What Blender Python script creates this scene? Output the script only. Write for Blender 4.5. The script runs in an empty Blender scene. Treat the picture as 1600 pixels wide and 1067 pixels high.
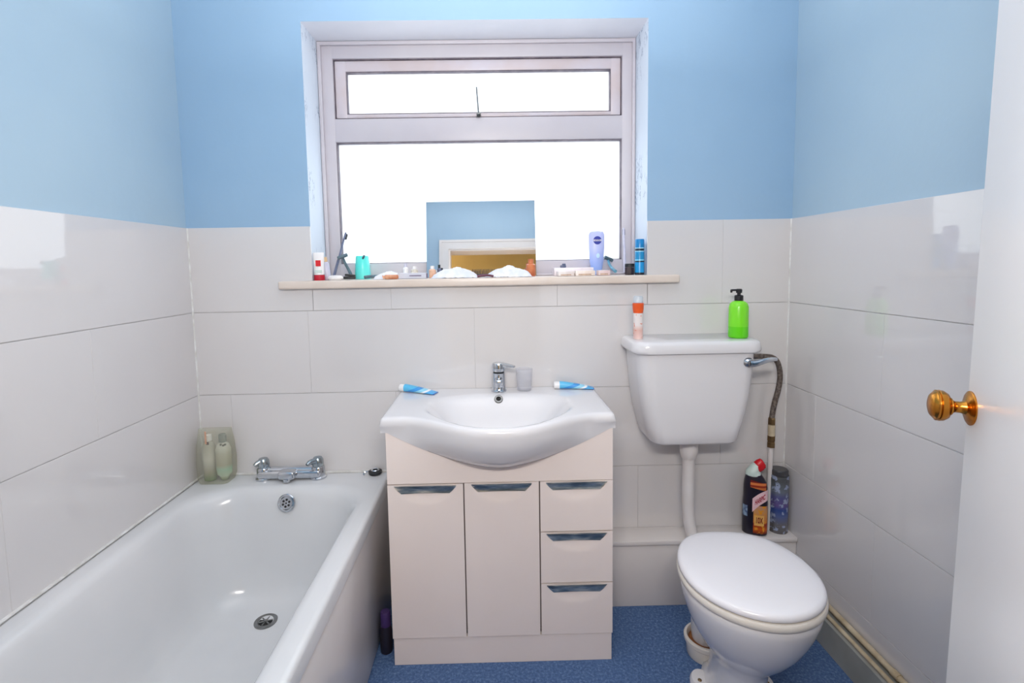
import bpy, bmesh, math, random
from mathutils import Vector, Matrix, noise
random.seed(7)
PI = math.pi
SC = bpy.context.scene
COL = SC.collection

# ------------------------------------------------------------------ materials
def lin(c):
    out = []
    for v in c[:3]:
        v = v / 255.0
        out.append(v / 12.92 if v <= .04045 else ((v + .055) / 1.055) ** 2.4)
    return (*out, 1.0)

def new_mat(name):
    m = bpy.data.materials.new(name); m.use_nodes = True
    nt = m.node_tree
    return m, nt, nt.nodes['Principled BSDF']

def mat(name, rgb, rough=.5, metal=0, var=None, vscale=8.0, bump=0, bscale=60.0, ior=1.5, trans=0, coat=0, alpha=1.0, detail=3.0):
    """Principled material; `var` = second colour mixed by noise."""
    m, nt, b = new_mat(name)
    b.inputs['Base Color'].default_value = lin(rgb)
    b.inputs['Roughness'].default_value = rough
    b.inputs['Metallic'].default_value = metal
    b.inputs['IOR'].default_value = ior
    b.inputs['Transmission Weight'].default_value = trans
    b.inputs['Coat Weight'].default_value = coat
    b.inputs['Coat Roughness'].default_value = .05
    b.inputs['Alpha'].default_value = alpha
    tc = nt.nodes.new('ShaderNodeTexCoord')
    if var is not None:
        n = nt.nodes.new('ShaderNodeTexNoise'); n.inputs['Scale'].default_value = vscale; n.inputs['Detail'].default_value = detail
        nt.links.new(tc.outputs['Object'], n.inputs['Vector'])
        r = nt.nodes.new('ShaderNodeValToRGB')
        r.color_ramp.elements[0].position = .35; r.color_ramp.elements[1].position = .65
        r.color_ramp.elements[0].color = lin(rgb); r.color_ramp.elements[1].color = lin(var)
        nt.links.new(n.outputs['Fac'], r.inputs['Fac']); nt.links.new(r.outputs['Color'], b.inputs['Base Color'])
    if bump:
        n2 = nt.nodes.new('ShaderNodeTexNoise'); n2.inputs['Scale'].default_value = bscale; n2.inputs['Detail'].default_value = 4
        nt.links.new(tc.outputs['Object'], n2.inputs['Vector'])
        bp = nt.nodes.new('ShaderNodeBump'); bp.inputs['Strength'].default_value = bump; bp.inputs['Distance'].default_value = .01
        nt.links.new(n2.outputs['Fac'], bp.inputs['Height']); nt.links.new(bp.outputs['Normal'], b.inputs['Normal'])
    return m

def zbands(name, stops, z0, z1, rough=.35, var=None, metal=0, alpha=1.0, const=True):
    """Colour bands along local z (printed packaging)."""
    m, nt, b = new_mat(name)
    b.inputs['Roughness'].default_value = rough; b.inputs['Metallic'].default_value = metal
    b.inputs['Alpha'].default_value = alpha
    tc = nt.nodes.new('ShaderNodeTexCoord'); sp = nt.nodes.new('ShaderNodeSeparateXYZ')
    nt.links.new(tc.outputs['Object'], sp.inputs[0])
    mr = nt.nodes.new('ShaderNodeMapRange'); mr.inputs['From Min'].default_value = z0; mr.inputs['From Max'].default_value = z1
    nt.links.new(sp.outputs['Z'], mr.inputs['Value'])
    r = nt.nodes.new('ShaderNodeValToRGB'); cr = r.color_ramp
    cr.interpolation = 'CONSTANT' if const else 'LINEAR'
    while len(cr.elements) < len(stops): cr.elements.new(.5)
    for e, (p, c) in zip(cr.elements, stops): e.position = p; e.color = lin(c)
    nt.links.new(mr.outputs['Result'], r.inputs['Fac'])
    out = r.outputs['Color']
    if var:
        n = nt.nodes.new('ShaderNodeTexNoise'); n.inputs['Scale'].default_value = var[1]; n.inputs['Detail'].default_value = 4
        nt.links.new(tc.outputs['Object'], n.inputs['Vector'])
        r2 = nt.nodes.new('ShaderNodeValToRGB'); r2.color_ramp.elements[0].position = var[2]; r2.color_ramp.elements[1].position = var[2] + .06
        nt.links.new(n.outputs['Fac'], r2.inputs['Fac'])
        mx = nt.nodes.new('ShaderNodeMix'); mx.data_type = 'RGBA'
        nt.links.new(r2.outputs['Color'], mx.inputs[0]); nt.links.new(out, mx.inputs[6]); mx.inputs[7].default_value = lin(var[0])
        out = mx.outputs[2]
    nt.links.new(out, b.inputs['Base Color'])
    return m

M = {}
M['blue'] = mat('blue wall paint', (172, 197, 214), .62, var=(167, 193, 212), vscale=2.2, bump=.05, bscale=35)
M['blue_shaded'] = mat('blue paint darkened as shade', (152, 184, 212), .62, var=(147, 180, 209), vscale=2.2, bump=.05, bscale=35)  # same paint as the side walls; the back wall's shade is in the colour
M['revtop'] = mat('white reveal paint', (228, 230, 238), .6, var=(222, 225, 234), vscale=5)
M['tile'] = mat('gloss white wall tile', (218, 215, 215), .045, ior=1.75, var=(213, 210, 211), vscale=1.5)
M['grout'] = mat('grey grout', (196, 194, 196), .8, var=(184, 180, 180), vscale=25)
M['ceil'] = mat('white ceiling paint', (235, 238, 242), .8, var=(230, 233, 238), vscale=3)
M['hallpaint'] = mat('tan hall paint', (196, 160, 92), .7, var=(186, 150, 84), vscale=3)
M['hallfloor'] = mat('hall carpet', (150, 130, 110), .95, var=(130, 112, 92), vscale=80)
M['gloss_trim'] = mat('cream gloss paint', (236, 228, 222), .25, var=(230, 221, 214), vscale=5)
M['white_gloss'] = mat('white gloss board', (224, 219, 217), .22, var=(218, 212, 210), vscale=4)
M['sill'] = mat('cream sill gloss', (226, 213, 203), .3, var=(219, 204, 192), vscale=9)
M['upvc'] = mat('white plastic frame', (206, 201, 207), .4, var=(199, 194, 202), vscale=4)
M['upvc_dirty'] = mat('stained plastic frame', (212, 205, 214), .35, var=(208, 194, 196), vscale=7)
M['gasket'] = mat('dark rubber gasket', (92, 84, 96), .6, var=(120, 110, 118), vscale=30)
M['ceramic'] = mat('white glazed ceramic', (226, 224, 226), .08, ior=1.55, var=(223, 221, 224), vscale=2)
M['enamel'] = mat('white bath enamel', (219, 219, 221), .17, ior=1.55, var=(209, 211, 214), vscale=2.2)
M['seat'] = mat('white toilet seat plastic', (238, 236, 240), .12, var=(235, 233, 238), vscale=3)
M['seat_old'] = mat('yellowed seat plastic', (230, 224, 216), .2, var=(226, 219, 209), vscale=6)
M['cab'] = mat('white laminate', (238, 225, 219), .26, var=(234, 221, 215), vscale=3)
M['cabdark'] = mat('shadow gap board', (120, 108, 106), .7, var=(110, 98, 96), vscale=6)
M['chrome'] = mat('chrome', (205, 208, 212), .09, 1.0, var=(196, 200, 206), vscale=12)
M['chrome_dull'] = mat('worn chrome', (150, 164, 174), .22, 1.0, var=(186, 192, 192), vscale=14)
def pull_mat():  # chrome pulls; their highlights and reflections are painted in as noise streaks
    m, nt, b = new_mat('chrome pull with painted glints'); b.inputs['Metallic'].default_value = .75; b.inputs['Roughness'].default_value = .28
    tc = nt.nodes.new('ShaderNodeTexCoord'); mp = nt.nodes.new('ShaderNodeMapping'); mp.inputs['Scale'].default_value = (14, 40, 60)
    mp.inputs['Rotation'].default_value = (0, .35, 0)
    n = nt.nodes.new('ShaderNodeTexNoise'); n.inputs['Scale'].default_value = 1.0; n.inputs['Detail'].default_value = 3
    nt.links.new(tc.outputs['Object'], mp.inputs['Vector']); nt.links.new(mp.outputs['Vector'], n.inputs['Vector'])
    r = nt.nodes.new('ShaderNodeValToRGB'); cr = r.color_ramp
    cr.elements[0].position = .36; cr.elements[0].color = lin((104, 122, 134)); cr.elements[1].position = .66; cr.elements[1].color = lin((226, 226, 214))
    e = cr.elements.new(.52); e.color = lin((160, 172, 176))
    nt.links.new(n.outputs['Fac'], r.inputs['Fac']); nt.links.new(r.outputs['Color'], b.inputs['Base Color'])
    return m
M['pull'] = pull_mat()
M['steel'] = mat('dull stainless steel', (150, 150, 150), .3, 1.0, var=(130, 130, 128), vscale=25)
M['dark'] = mat('dark hole', (18, 17, 17), .7, var=(26, 24, 22), vscale=20)
M['brass'] = mat('aged brass', (205, 142, 58), .24, 1.0, var=(178, 112, 40), vscale=22)
M['brass_dull'] = mat('dull brass fitting', (140, 116, 84), .4, 1.0, var=(120, 98, 72), vscale=40)
M['braid'] = mat('braided steel hose', (138, 126, 118), .45, .75, var=(96, 86, 80), vscale=140, bump=.5, bscale=220)
M['pipe'] = mat('white plastic pipe', (226, 222, 222), .3, var=(220, 214, 212), vscale=9)
M['pipe_cream'] = mat('cream painted pipe', (206, 192, 166), .35, var=(176, 158, 128), vscale=18)
M['skirt'] = mat('greyed skirting paint', (160, 162, 158), .4, var=(148, 150, 144), vscale=8)
M['rust'] = mat('rusty rubber', (164, 104, 58), .7, var=(126, 76, 44), vscale=30)
M['caulk'] = mat('white caulk', (226, 226, 226), .4, var=(206, 204, 200), vscale=30)
M['black'] = mat('black plastic', (22, 22, 26), .35, var=(28, 28, 32), vscale=20)
M['rubber'] = mat('black rubber', (28, 30, 32), .5, var=(40, 42, 44), vscale=20)
M['whitep'] = mat('white plastic', (240, 238, 238), .35, var=(234, 232, 232), vscale=20)
M['red'] = mat('red plastic', (214, 22, 36), .35, var=(200, 16, 30), vscale=20)
M['tissue'] = mat('white crumpled tissue', (244, 242, 246), .85, var=(226, 230, 242), vscale=30, bump=.3, bscale=70)
M['door'] = mat('white door gloss', (247, 243, 241), .3, var=(244, 240, 239), vscale=2)

def carpet():
    m, nt, b = new_mat('blue speckled carpet')
    b.inputs['Roughness'].default_value = .95
    tc = nt.nodes.new('ShaderNodeTexCoord')
    n = nt.nodes.new('ShaderNodeTexNoise'); n.inputs['Scale'].default_value = 120; n.inputs['Detail'].default_value = 6; n.inputs['Roughness'].default_value = .75
    nt.links.new(tc.outputs['Object'], n.inputs['Vector'])
    r = nt.nodes.new('ShaderNodeValToRGB'); cr = r.color_ramp
    cr.elements[0].position = .3; cr.elements[0].color = lin((50, 75, 114))
    cr.elements[1].position = .72; cr.elements[1].color = lin((124, 152, 192))
    e = cr.elements.new(.52); e.color = lin((78, 106, 150))
    nt.links.new(n.outputs['Fac'], r.inputs['Fac'])
    n2 = nt.nodes.new('ShaderNodeTexNoise'); n2.inputs['Scale'].default_value = 9; n2.inputs['Detail'].default_value = 3
    nt.links.new(tc.outputs['Object'], n2.inputs['Vector'])
    mx = nt.nodes.new('ShaderNodeMix'); mx.data_type = 'RGBA'; mx.blend_type = 'MULTIPLY'; mx.inputs[0].default_value = .35
    nt.links.new(r.outputs['Color'], mx.inputs[6]); nt.links.new(n2.outputs['Color'], mx.inputs[7])
    nt.links.new(r.outputs['Color'], b.inputs['Base Color'])
    bp = nt.nodes.new('ShaderNodeBump'); bp.inputs['Strength'].default_value = .5; bp.inputs['Distance'].default_value = .004
    nt.links.new(n.outputs['Fac'], bp.inputs['Height']); nt.links.new(bp.outputs['Normal'], b.inputs['Normal'])
    return m
M['carpet'] = carpet()

def reveal_mat():
    m, nt, b = new_mat('white reveal with flaking paint')
    b.inputs['Roughness'].default_value = .6
    tc = nt.nodes.new('ShaderNodeTexCoord')
    mp = nt.nodes.new('ShaderNodeMapping'); mp.inputs['Scale'].default_value = (1, 1.6, .7)
    nt.links.new(tc.outputs['Object'], mp.inputs['Vector'])
    n = nt.nodes.new('ShaderNodeTexNoise'); n.inputs['Scale'].default_value = 26; n.inputs['Detail'].default_value = 5
    nt.links.new(mp.outputs['Vector'], n.inputs['Vector'])
    big = nt.nodes.new('ShaderNodeTexNoise'); big.inputs['Scale'].default_value = 5.5
    nt.links.new(tc.outputs['Object'], big.inputs['Vector'])
    r = nt.nodes.new('ShaderNodeValToRGB')
    r.color_ramp.elements[0].position = .50; r.color_ramp.elements[0].color = (0, 0, 0, 1)
    r.color_ramp.elements[1].position = .53; r.color_ramp.elements[1].color = (1, 1, 1, 1)
    e = r.color_ramp.elements.new(.56); e.color = (0, 0, 0, 1)
    nt.links.new(n.outputs['Fac'], r.inputs['Fac'])
    r2 = nt.nodes.new('ShaderNodeValToRGB'); r2.color_ramp.elements[0].position = .5; r2.color_ramp.elements[1].position = .62
    nt.links.new(big.outputs['Fac'], r2.inputs['Fac'])
    mu = nt.nodes.new('ShaderNodeMath'); mu.operation = 'MULTIPLY'
    nt.links.new(r.outputs['Color'], mu.inputs[0]); nt.links.new(r2.outputs['Color'], mu.inputs[1])
    mx = nt.nodes.new('ShaderNodeMix'); mx.data_type = 'RGBA'
    nt.links.new(mu.outputs[0], mx.inputs[0]); mx.inputs[6].default_value = lin((214, 224, 236)); mx.inputs[7].default_value = lin((120, 140, 165))
    nt.links.new(mx.outputs[2], b.inputs['Base Color'])
    return m
M['reveal'] = reveal_mat()

def pane_mat():
    m = bpy.data.materials.new('obscured glass'); m.use_nodes = True; nt = m.node_tree; nt.nodes.clear()
    o = nt.nodes.new('ShaderNodeOutputMaterial')
    t = nt.nodes.new('ShaderNodeBsdfTransparent'); t.inputs[0].default_value = (.95, .98, 1, 1)
    tl = nt.nodes.new('ShaderNodeBsdfTranslucent'); tl.inputs[0].default_value = (.95, .98, 1, 1)
    g = nt.nodes.new('ShaderNodeBsdfGlossy'); g.inputs['Roughness'].default_value = .25
    n = nt.nodes.new('ShaderNodeTexNoise'); n.inputs['Scale'].default_value = 160
    bp = nt.nodes.new('ShaderNodeBump'); bp.inputs['Strength'].default_value = .3
    nt.links.new(n.outputs['Fac'], bp.inputs['Height']); nt.links.new(bp.outputs['Normal'], g.inputs['Normal'])
    m1 = nt.nodes.new('ShaderNodeMixShader'); m1.inputs[0].default_value = .4
    nt.links.new(t.outputs[0], m1.inputs[1]); nt.links.new(tl.outputs[0], m1.inputs[2])
    m2 = nt.nodes.new('ShaderNodeMixShader'); m2.inputs[0].default_value = .04
    nt.links.new(m1.outputs[0], m2.inputs[1]); nt.links.new(g.outputs[0], m2.inputs[2])
    nt.links.new(m2.outputs[0], o.inputs[0])
    return m
M['pane'] = pane_mat()

def clear_mat(name, tint=(235, 240, 240), amount=.8, rough=.08):
    m = bpy.data.materials.new(name); m.use_nodes = True; nt = m.node_tree
    b = nt.nodes['Principled BSDF']; o = nt.nodes['Material Output']
    b.inputs['Base Color'].default_value = lin(tint); b.inputs['Roughness'].default_value = rough
    t = nt.nodes.new('ShaderNodeBsdfTransparent'); t.inputs[0].default_value = lin(tint)
    n = nt.nodes.new('ShaderNodeTexNoise'); n.inputs['Scale'].default_value = 30
    mr = nt.nodes.new('ShaderNodeMapRange'); mr.inputs['To Min'].default_value = 1 - amount - .05; mr.inputs['To Max'].default_value = 1 - amount + .05
    nt.links.new(n.outputs['Fac'], mr.inputs['Value'])
    mx = nt.nodes.new('ShaderNodeMixShader'); nt.links.new(mr.outputs[0], mx.inputs[0])
    nt.links.new(t.outputs[0], mx.inputs[1]); nt.links.new(b.outputs[0], mx.inputs[2]); nt.links.new(mx.outputs[0], o.inputs[0])
    return m
M['clearwrap'] = clear_mat('crinkled clear wrap', (240, 240, 232), .82, .12)
def mirror_mat():
    m, nt, b = new_mat('silvered mirror')
    b.inputs['Base Color'].default_value = (.93, .95, .97, 1); b.inputs['Metallic'].default_value = 1; b.inputs['Roughness'].default_value = .006
    n = nt.nodes.new('ShaderNodeTexNoise'); n.inputs['Scale'].default_value = 4
    mr = nt.nodes.new('ShaderNodeMapRange'); mr.inputs['To Min'].default_value = .002; mr.inputs['To Max'].default_value = .02
    nt.links.new(n.outputs['Fac'], mr.inputs['Value']); nt.links.new(mr.outputs[0], b.inputs['Roughness'])
    return m
M['mirror'] = mirror_mat()

# ------------------------------------------------------------------ mesh helpers
def BM(): return bmesh.new()

def box(bm, x0, x1, y0, y1, z0, z1, bev=0, seg=2, mi=0, mtx=None):
    t = bmesh.new()
    bmesh.ops.create_cube(t, size=1)
    for v in t.verts:
        v.co = Vector((x0 + (v.co.x + .5) * (x1 - x0), y0 + (v.co.y + .5) * (y1 - y0), z0 + (v.co.z + .5) * (z1 - z0)))
    if bev: bmesh.ops.bevel(t, geom=list(t.edges), offset=bev, segments=seg, profile=.5, affect='EDGES')
    join(bm, t, mtx, mi)

def join(bm, t, mtx=None, mi=0):
    bmesh.ops.recalc_face_normals(t, faces=list(t.faces))
    mp = {}
    for v in t.verts: mp[v] = bm.verts.new(mtx @ v.co if mtx else v.co)
    for f in t.faces:
        try:
            nf = bm.faces.new([mp[v] for v in f.verts]); nf.material_index = mi if mi else f.material_index
        except ValueError: pass
    t.free()

def loft(bm, rings, cap0=True, cap1=True, closed=True, mi=0, mtx=None):
    t = bmesh.new()
    vs = [[t.verts.new(p) for p in r] for r in rings]
    n = len(rings[0])
    for a, b in zip(vs[:-1], vs[1:]):
        for i in range(n if closed else n - 1):
            j = (i + 1) % n
            try: t.faces.new((a[i], a[j], b[j], b[i]))
            except ValueError: pass
    if cap0: t.faces.new(list(reversed(vs[0])))
    if cap1: t.faces.new(vs[-1])
    join(bm, t, mtx, mi)

def lathe(bm, prof, n=32, mtx=None, sx=1, sy=1, mi=0, cap0=True, cap1=True):
    rings = [[(r * sx * math.cos(2 * PI * i / n), r * sy * math.sin(2 * PI * i / n), z) for i in range(n)] for r, z in prof]
    loft(bm, rings, cap0, cap1, True, mi, mtx)

def tube(bm, pts, r, n=14, mi=0, mtx=None, smooth=0):
    P = [Vector(p) for p in pts]
    for _ in range(smooth):
        Q = [P[0]]
        for a, b in zip(P[:-1], P[1:]): Q += [a * .75 + b * .25, a * .25 + b * .75]
        P = Q + [P[-1]]
    R = r if isinstance(r, (list, tuple)) else None
    rings = []; up = None
    for i, p in enumerate(P):
        d = (P[min(i + 1, len(P) - 1)] - P[max(i - 1, 0)]).normalized()
        if up is None:
            up = Vector((0, 0, 1)) if abs(d.z) < .9 else Vector((1, 0, 0))
        s = d.cross(up).normalized(); up = s.cross(d).normalized()
        rr = (R[0] + (R[-1] - R[0]) * i / (len(P) - 1)) if R else r
        rings.append([p + (s * math.cos(2 * PI * k / n) + up * math.sin(2 * PI * k / n)) * rr for k in range(n)])
    loft(bm, rings, mi=mi, mtx=mtx)

def prism(bm, poly, a0, a1, axis='z', bev=0, mi=0, mtx=None, seg=2):
    """polygon in the two other axes, extruded along `axis`."""
    t = bmesh.new()
    def P(u, v, w):
        return {'z': (u, v, w), 'y': (u, w, v), 'x': (w, u, v)}[axis]
    A = [t.verts.new(P(u, v, a0)) for u, v in poly]; B = [t.verts.new(P(u, v, a1)) for u, v in poly]
    n = len(poly)
    t.faces.new(A); t.faces.new(list(reversed(B)))
    for i in range(n): t.faces.new((A[i], B[i], B[(i + 1) % n], A[(i + 1) % n]))
    bmesh.ops.recalc_face_normals(t, faces=list(t.faces))
    if bev: bmesh.ops.bevel(t, geom=list(t.edges), offset=bev, segments=seg, profile=.5, affect='EDGES')
    join(bm, t, mtx, mi)

def rrect(x0, x1, y0, y1, r, z, k=8, radii=None):
    """rounded rectangle ring; radii = (x1y1, x0y1, x0y0, x1y0)."""
    R = radii or (r, r, r, r)
    out = []
    for (cx, cy, sx, sy, a0), q in zip(((x1, y1, -1, -1, 0), (x0, y1, 1, -1, PI / 2), (x0, y0, 1, 1, PI), (x1, y0, -1, 1, 1.5 * PI)), R):
        for i in range(k):
            a = a0 + (PI / 2) * i / (k - 1)
            out.append((cx + sx * q + q * math.cos(a), cy + sy * q + q * math.sin(a), z))
    return out

def egg(L, W, yc, z, n=56, eb=.72, ef=1.0, xc=0):
    out = []
    for i in range(n):
        t = 2 * PI * i / n; s = -math.cos(t)
        e = eb + (ef - eb) * (s * .5 + .5)
        x = math.copysign(abs(math.sin(t)) ** e, math.sin(t)) * W
        out.append((xc + x, yc - s * L / 2, z))
    return out

def obj(name, bm, m, parent=None, loc=(0, 0, 0), rot=(0, 0, 0), smooth=True, ang=35):
    me = bpy.data.meshes.new(name); 
    bmesh.ops.remove_doubles(bm, verts=list(bm.verts), dist=1e-6)
    bmesh.ops.recalc_face_normals(bm, faces=list(bm.faces))
    bm.to_mesh(me); bm.free()
    for mm in (m if isinstance(m, (list, tuple)) else [m]): me.materials.append(M[mm] if isinstance(mm, str) else mm)
    if smooth:
        for p in me.polygons: p.use_smooth = True
        me.set_sharp_from_angle(angle=math.radians(ang))
    o = bpy.data.objects.new(name, me); COL.objects.link(o)
    o.location = loc; o.rotation_euler = rot
    if parent: o.parent = parent
    return o

def tag(o, label, cat, group=None):
    o['label'] = label; o['category'] = cat
    if group: o['group'] = group
    return o

def thing(name, label, cat, loc=(0, 0, 0), rot=(0, 0, 0), group=None):
    o = bpy.data.objects.new(name, None); COL.objects.link(o)
    o.empty_display_size = .05
    o.location = loc; o.rotation_euler = rot
    return tag(o, label, cat, group)

def struct(name, bm, m, parent=None, smooth=False, **k):
    o = obj(name, bm, m, parent, smooth=smooth, **k)
    if not parent: o['kind'] = 'structure'
    return o

def text_bm(s, size, depth=.0004, bold=.012):
    cu = bpy.data.curves.new('t', 'FONT'); cu.body = s; cu.size = size; cu.extrude = depth; cu.offset = bold * size
    cu.align_x = 'CENTER'; cu.align_y = 'CENTER'; cu.resolution_u = 3
    o = bpy.data.objects.new('t', cu); COL.objects.link(o)
    bpy.context.view_layer.update()
    me = bpy.data.meshes.new_from_object(o.evaluated_get(bpy.context.evaluated_depsgraph_get()))
    bpy.data.objects.remove(o); bpy.data.curves.remove(cu)
    b = bmesh.new(); b.from_mesh(me); bpy.data.meshes.remove(me)
    return b

def Tm(*a): return Matrix.Translation(Vector(a))
def Rx(d): return Matrix.Rotation(math.radians(d), 4, 'X')
def Ry(d): return Matrix.Rotation(math.radians(d), 4, 'Y')
def Rz(d): return Matrix.Rotation(math.radians(d), 4, 'Z')

# ------------------------------------------------------------------ camera
Rr = ((0.99974471, -0.01469695, -0.01716133), (0.01832126, 0.08281265, 0.99639671), (0.01322282, 0.99645675, -0.08306078))
F, CX, CY = 780.27, 781.04, 478.99
cam = bpy.data.cameras.new('camera'); co = bpy.data.objects.new('camera', cam); COL.objects.link(co)
cam.sensor_width = 36; cam.lens = F / 1600 * 36
cam.shift_x = (800 - CX) / 1600; cam.shift_y = (CY - 533.5) / 1600
cam.clip_start = .01
mw = Matrix.Identity(4)
for i in range(3):
    mw[i][0] = Rr[0][i]; mw[i][1] = Rr[1][i]; mw[i][2] = -Rr[2][i]
mw.translation = Vector((-.0082, -1.8542, 1.2739))
co.matrix_world = mw
SC.camera = co

# ------------------------------------------------------------------ room shell
XL, XR, YF, H = -1.122, 1.105, -1.84, 2.40
HX0, HX1, HZ0, HZ1 = -.672, .565, 1.1975, 2.144     # window hole
ZT, ROW = 1.426, .309
zrows = [ZT, ZT - ROW, ZT - 2 * ROW, ZT - 3 * ROW, ZT - 4 * ROW, 0.0]

def tiles_uv(rects, joints, u0, u1, hole=None):
    """list of tile rectangles (u0,u1,z0,z1)"""
    g = .0011
    out = []
    for k in range(5):
        z1, z0 = zrows[k], zrows[k + 1]
        us = [u0] + sorted(j for j in joints[k] if u0 < j < u1) + [u1]
        for a, b in zip(us[:-1], us[1:]):
            segs = [(a, b, z0, z1)]
            if hole and z1 > hole[2]:
                segs = []
                if a < hole[0]: segs.append((a, min(b, hole[0] + g), z0, z1))
                if b > hole[1]: segs.append((max(a, hole[1] - g), b, z0, z1))
                lo, hi = max(a, hole[0]), min(b, hole[1])
                if lo < hi: segs.append((lo - 2 * g if lo > a else lo, hi + 2 * g if hi < b else hi, z0, hole[2] + g))
            for s in segs: out.append((s[0] + g * .15, s[1] - g * .15, s[2] + g, s[3] - (g if k else 0)))
    return out

TT = .007
# wall_back (with the window opening)
bm = BM()
def wbox(x0, x1, z0, z1): box(bm, x0, x1, 0, .25, z0, z1)
wbox(XL - .1, HX0, 0, H); wbox(HX1, XR + .1, 0, H); wbox(HX0, HX1, HZ1, H); wbox(HX0, HX1, 0, HZ0)
bm.normal_update()
for f in bm.faces:
    c = f.calc_center_median()
    if abs(f.normal.x) > .9 and (abs(c.x - HX0) < 1e-3 or abs(c.x - HX1) < 1e-3): f.material_index = 1
    if abs(f.normal.z) > .9 and abs(c.z - HZ1) < 1e-3: f.material_index = 4
for (a, b, z0, z1) in tiles_uv(None, [[.8455, .23, -.385], [-.694, -.08, .535], [-.995, -.38, .235, .85], [-.7, -.08, .535], [-.4, .2, .8]], XL, XR, (HX0, HX1, HZ0)):
    box(bm, a, b, -TT, -.0006, z0, z1, .0008, 1, mi=2)
box(bm, XL, HX0, -.004, 0, 0, ZT - .002, mi=3); box(bm, HX1, XR, -.004, 0, 0, ZT - .002, mi=3); box(bm, HX0, HX1, -.004, 0, 0, HZ0, mi=3)
struct('wall_back', bm, ['blue_shaded', 'reveal', 'tile', 'grout', 'revtop'])

bm = BM(); box(bm, XL - .1, XL, YF - .12, 0, 0, H)
for (a, b, z0, z1) in tiles_uv(None, [[-1.1], [-.479, -1.1], [-.763, -1.4], [-.479, -1.1], [-.763, -1.4]], YF, -TT):
    box(bm, XL + .0006, XL + TT, a, b, z0, z1, .0008, 1, mi=1)
box(bm, XL, XL + .004, YF, -.004, 0, ZT - .002, mi=2)
struct('wall_left', bm, ['blue', 'tile', 'grout'])

bm = BM(); box(bm, XR, XR + .1, YF - .12, 0, 0, H)
for (a, b, z0, z1) in tiles_uv(None, [[-1.1], [-.464, -1.08], [-.181, -.80, -1.42], [-.464, -1.08], [-.181, -.80, -1.42]], YF, -TT):
    box(bm, XR - TT, XR - .0006, a, b, z0, z1, .0008, 1, mi=1)
box(bm, XR - .004, XR, YF, -.004, 0, ZT - .002, mi=2)
struct('wall_right', bm, ['blue', 'tile', 'grout'])

DX0, DX1, DZ = -.37, .415, 2.0
bm = BM()
box(bm, XL - .1, DX0, YF - .12, YF, 0, H); box(bm, DX1, XR + .1, YF - .12, YF, 0, H); box(bm, DX0, DX1, YF - .12, YF, DZ, H)
struct('wall_front', bm, ['blue'])
bm = BM(); box(bm, XL - .1, XR + .1, YF - .06, .25, -.1, 0); struct('floor', bm, ['carpet'])
bm = BM(); box(bm, XL - .1, XR + .1, YF - .12, .25, H, H + .1); struct('ceiling', bm, ['ceil'])
# hallway seen in the mirror
bm = BM(); box(bm, -1.6, 1.8, -3.0, -2.9, 0, H); struct('wall_hall', bm, ['hallpaint'])
bm = BM(); box(bm, -1.7, -1.6, -3.0, YF - .12, 0, H); struct('wall_hall_left', bm, ['hallpaint'])
bm = BM(); box(bm, 1.8, 1.9, -3.0, YF - .12, 0, H); struct('wall_hall_right', bm, ['hallpaint'])
bm = BM(); box(bm, -1.7, 1.9, -3.0, YF - .06, -.1, 0); struct('floor_hall', bm, ['hallfloor'])
bm = BM(); box(bm, -1.7, 1.9, -3.0, YF - .12, H, H + .1); struct('ceiling_hall', bm, ['ceil'])
# door lining and architrave
bm = BM()
box(bm, DX0, DX0 + .022, YF - .12, YF, 0, DZ); box(bm, DX1 - .022, DX1, YF - .12, YF, 0, DZ); box(bm, DX0 + .022, DX1 - .022, YF - .12, YF, DZ - .022, DZ)
struct('trim_1', bm, ['gloss_trim'])
bm = BM()
for s0, s1 in ((0, .055), (.055, .075)):
    t = .016 if s0 == 0 else .022
    box(bm, DX0 - s1 + .01, DX0 - s0 + .01, YF, YF + t, 0, DZ + s1 - .01); box(bm, DX1 + s0 - .01, DX1 + s1 - .01, YF, YF + t, 0, DZ + s1 - .01)
    box(bm, DX0 - s0 + .01 if s0 else DX0 + .01, DX1 + s0 - .01 if s0 else DX1 - .01, YF, YF + t, DZ + s0 - .01, DZ + s1 - .01)
struct('trim_2', bm, ['gloss_trim'])
# caulk beads: corners and bath edge
bm = BM()
tube(bm, [(XL + TT, -TT, .5), (XL + TT, -TT, ZT)], .004, 8); struct('trim_3', bm, ['caulk'], smooth=True)
bm = BM()
tube(bm, [(XR - TT, -TT, .255), (XR - TT, -TT, ZT)], .004, 8); struct('trim_4', bm, ['caulk'], smooth=True)
bm = BM()
tube(bm, [(XL + TT, -1.7, .502), (XL + TT, -.009, .502), (-.41, -.009, .502)], .005, 8); struct('trim_5', bm, ['caulk'], smooth=True)

# pipe boxing under the cistern
bm = BM()
box(bm, .358, XR - TT - .001, -.102, -TT - .001, 0, .238, .002); box(bm, .358, XR - TT - .001, -.110, -TT - .001, .238, .255, .003)
struct('trim_6', bm, ['white_gloss'], smooth=True)
# skirting along the right wall
bm = BM(); prism(bm, [(XR - TT - .001, 0), (1.058, 0), (1.058, .096), (1.064, .104), (XR - TT - .001, .104)], -1.83, -.112, axis='y')
struct('baseboard_right', bm, ['skirt'])

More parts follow.
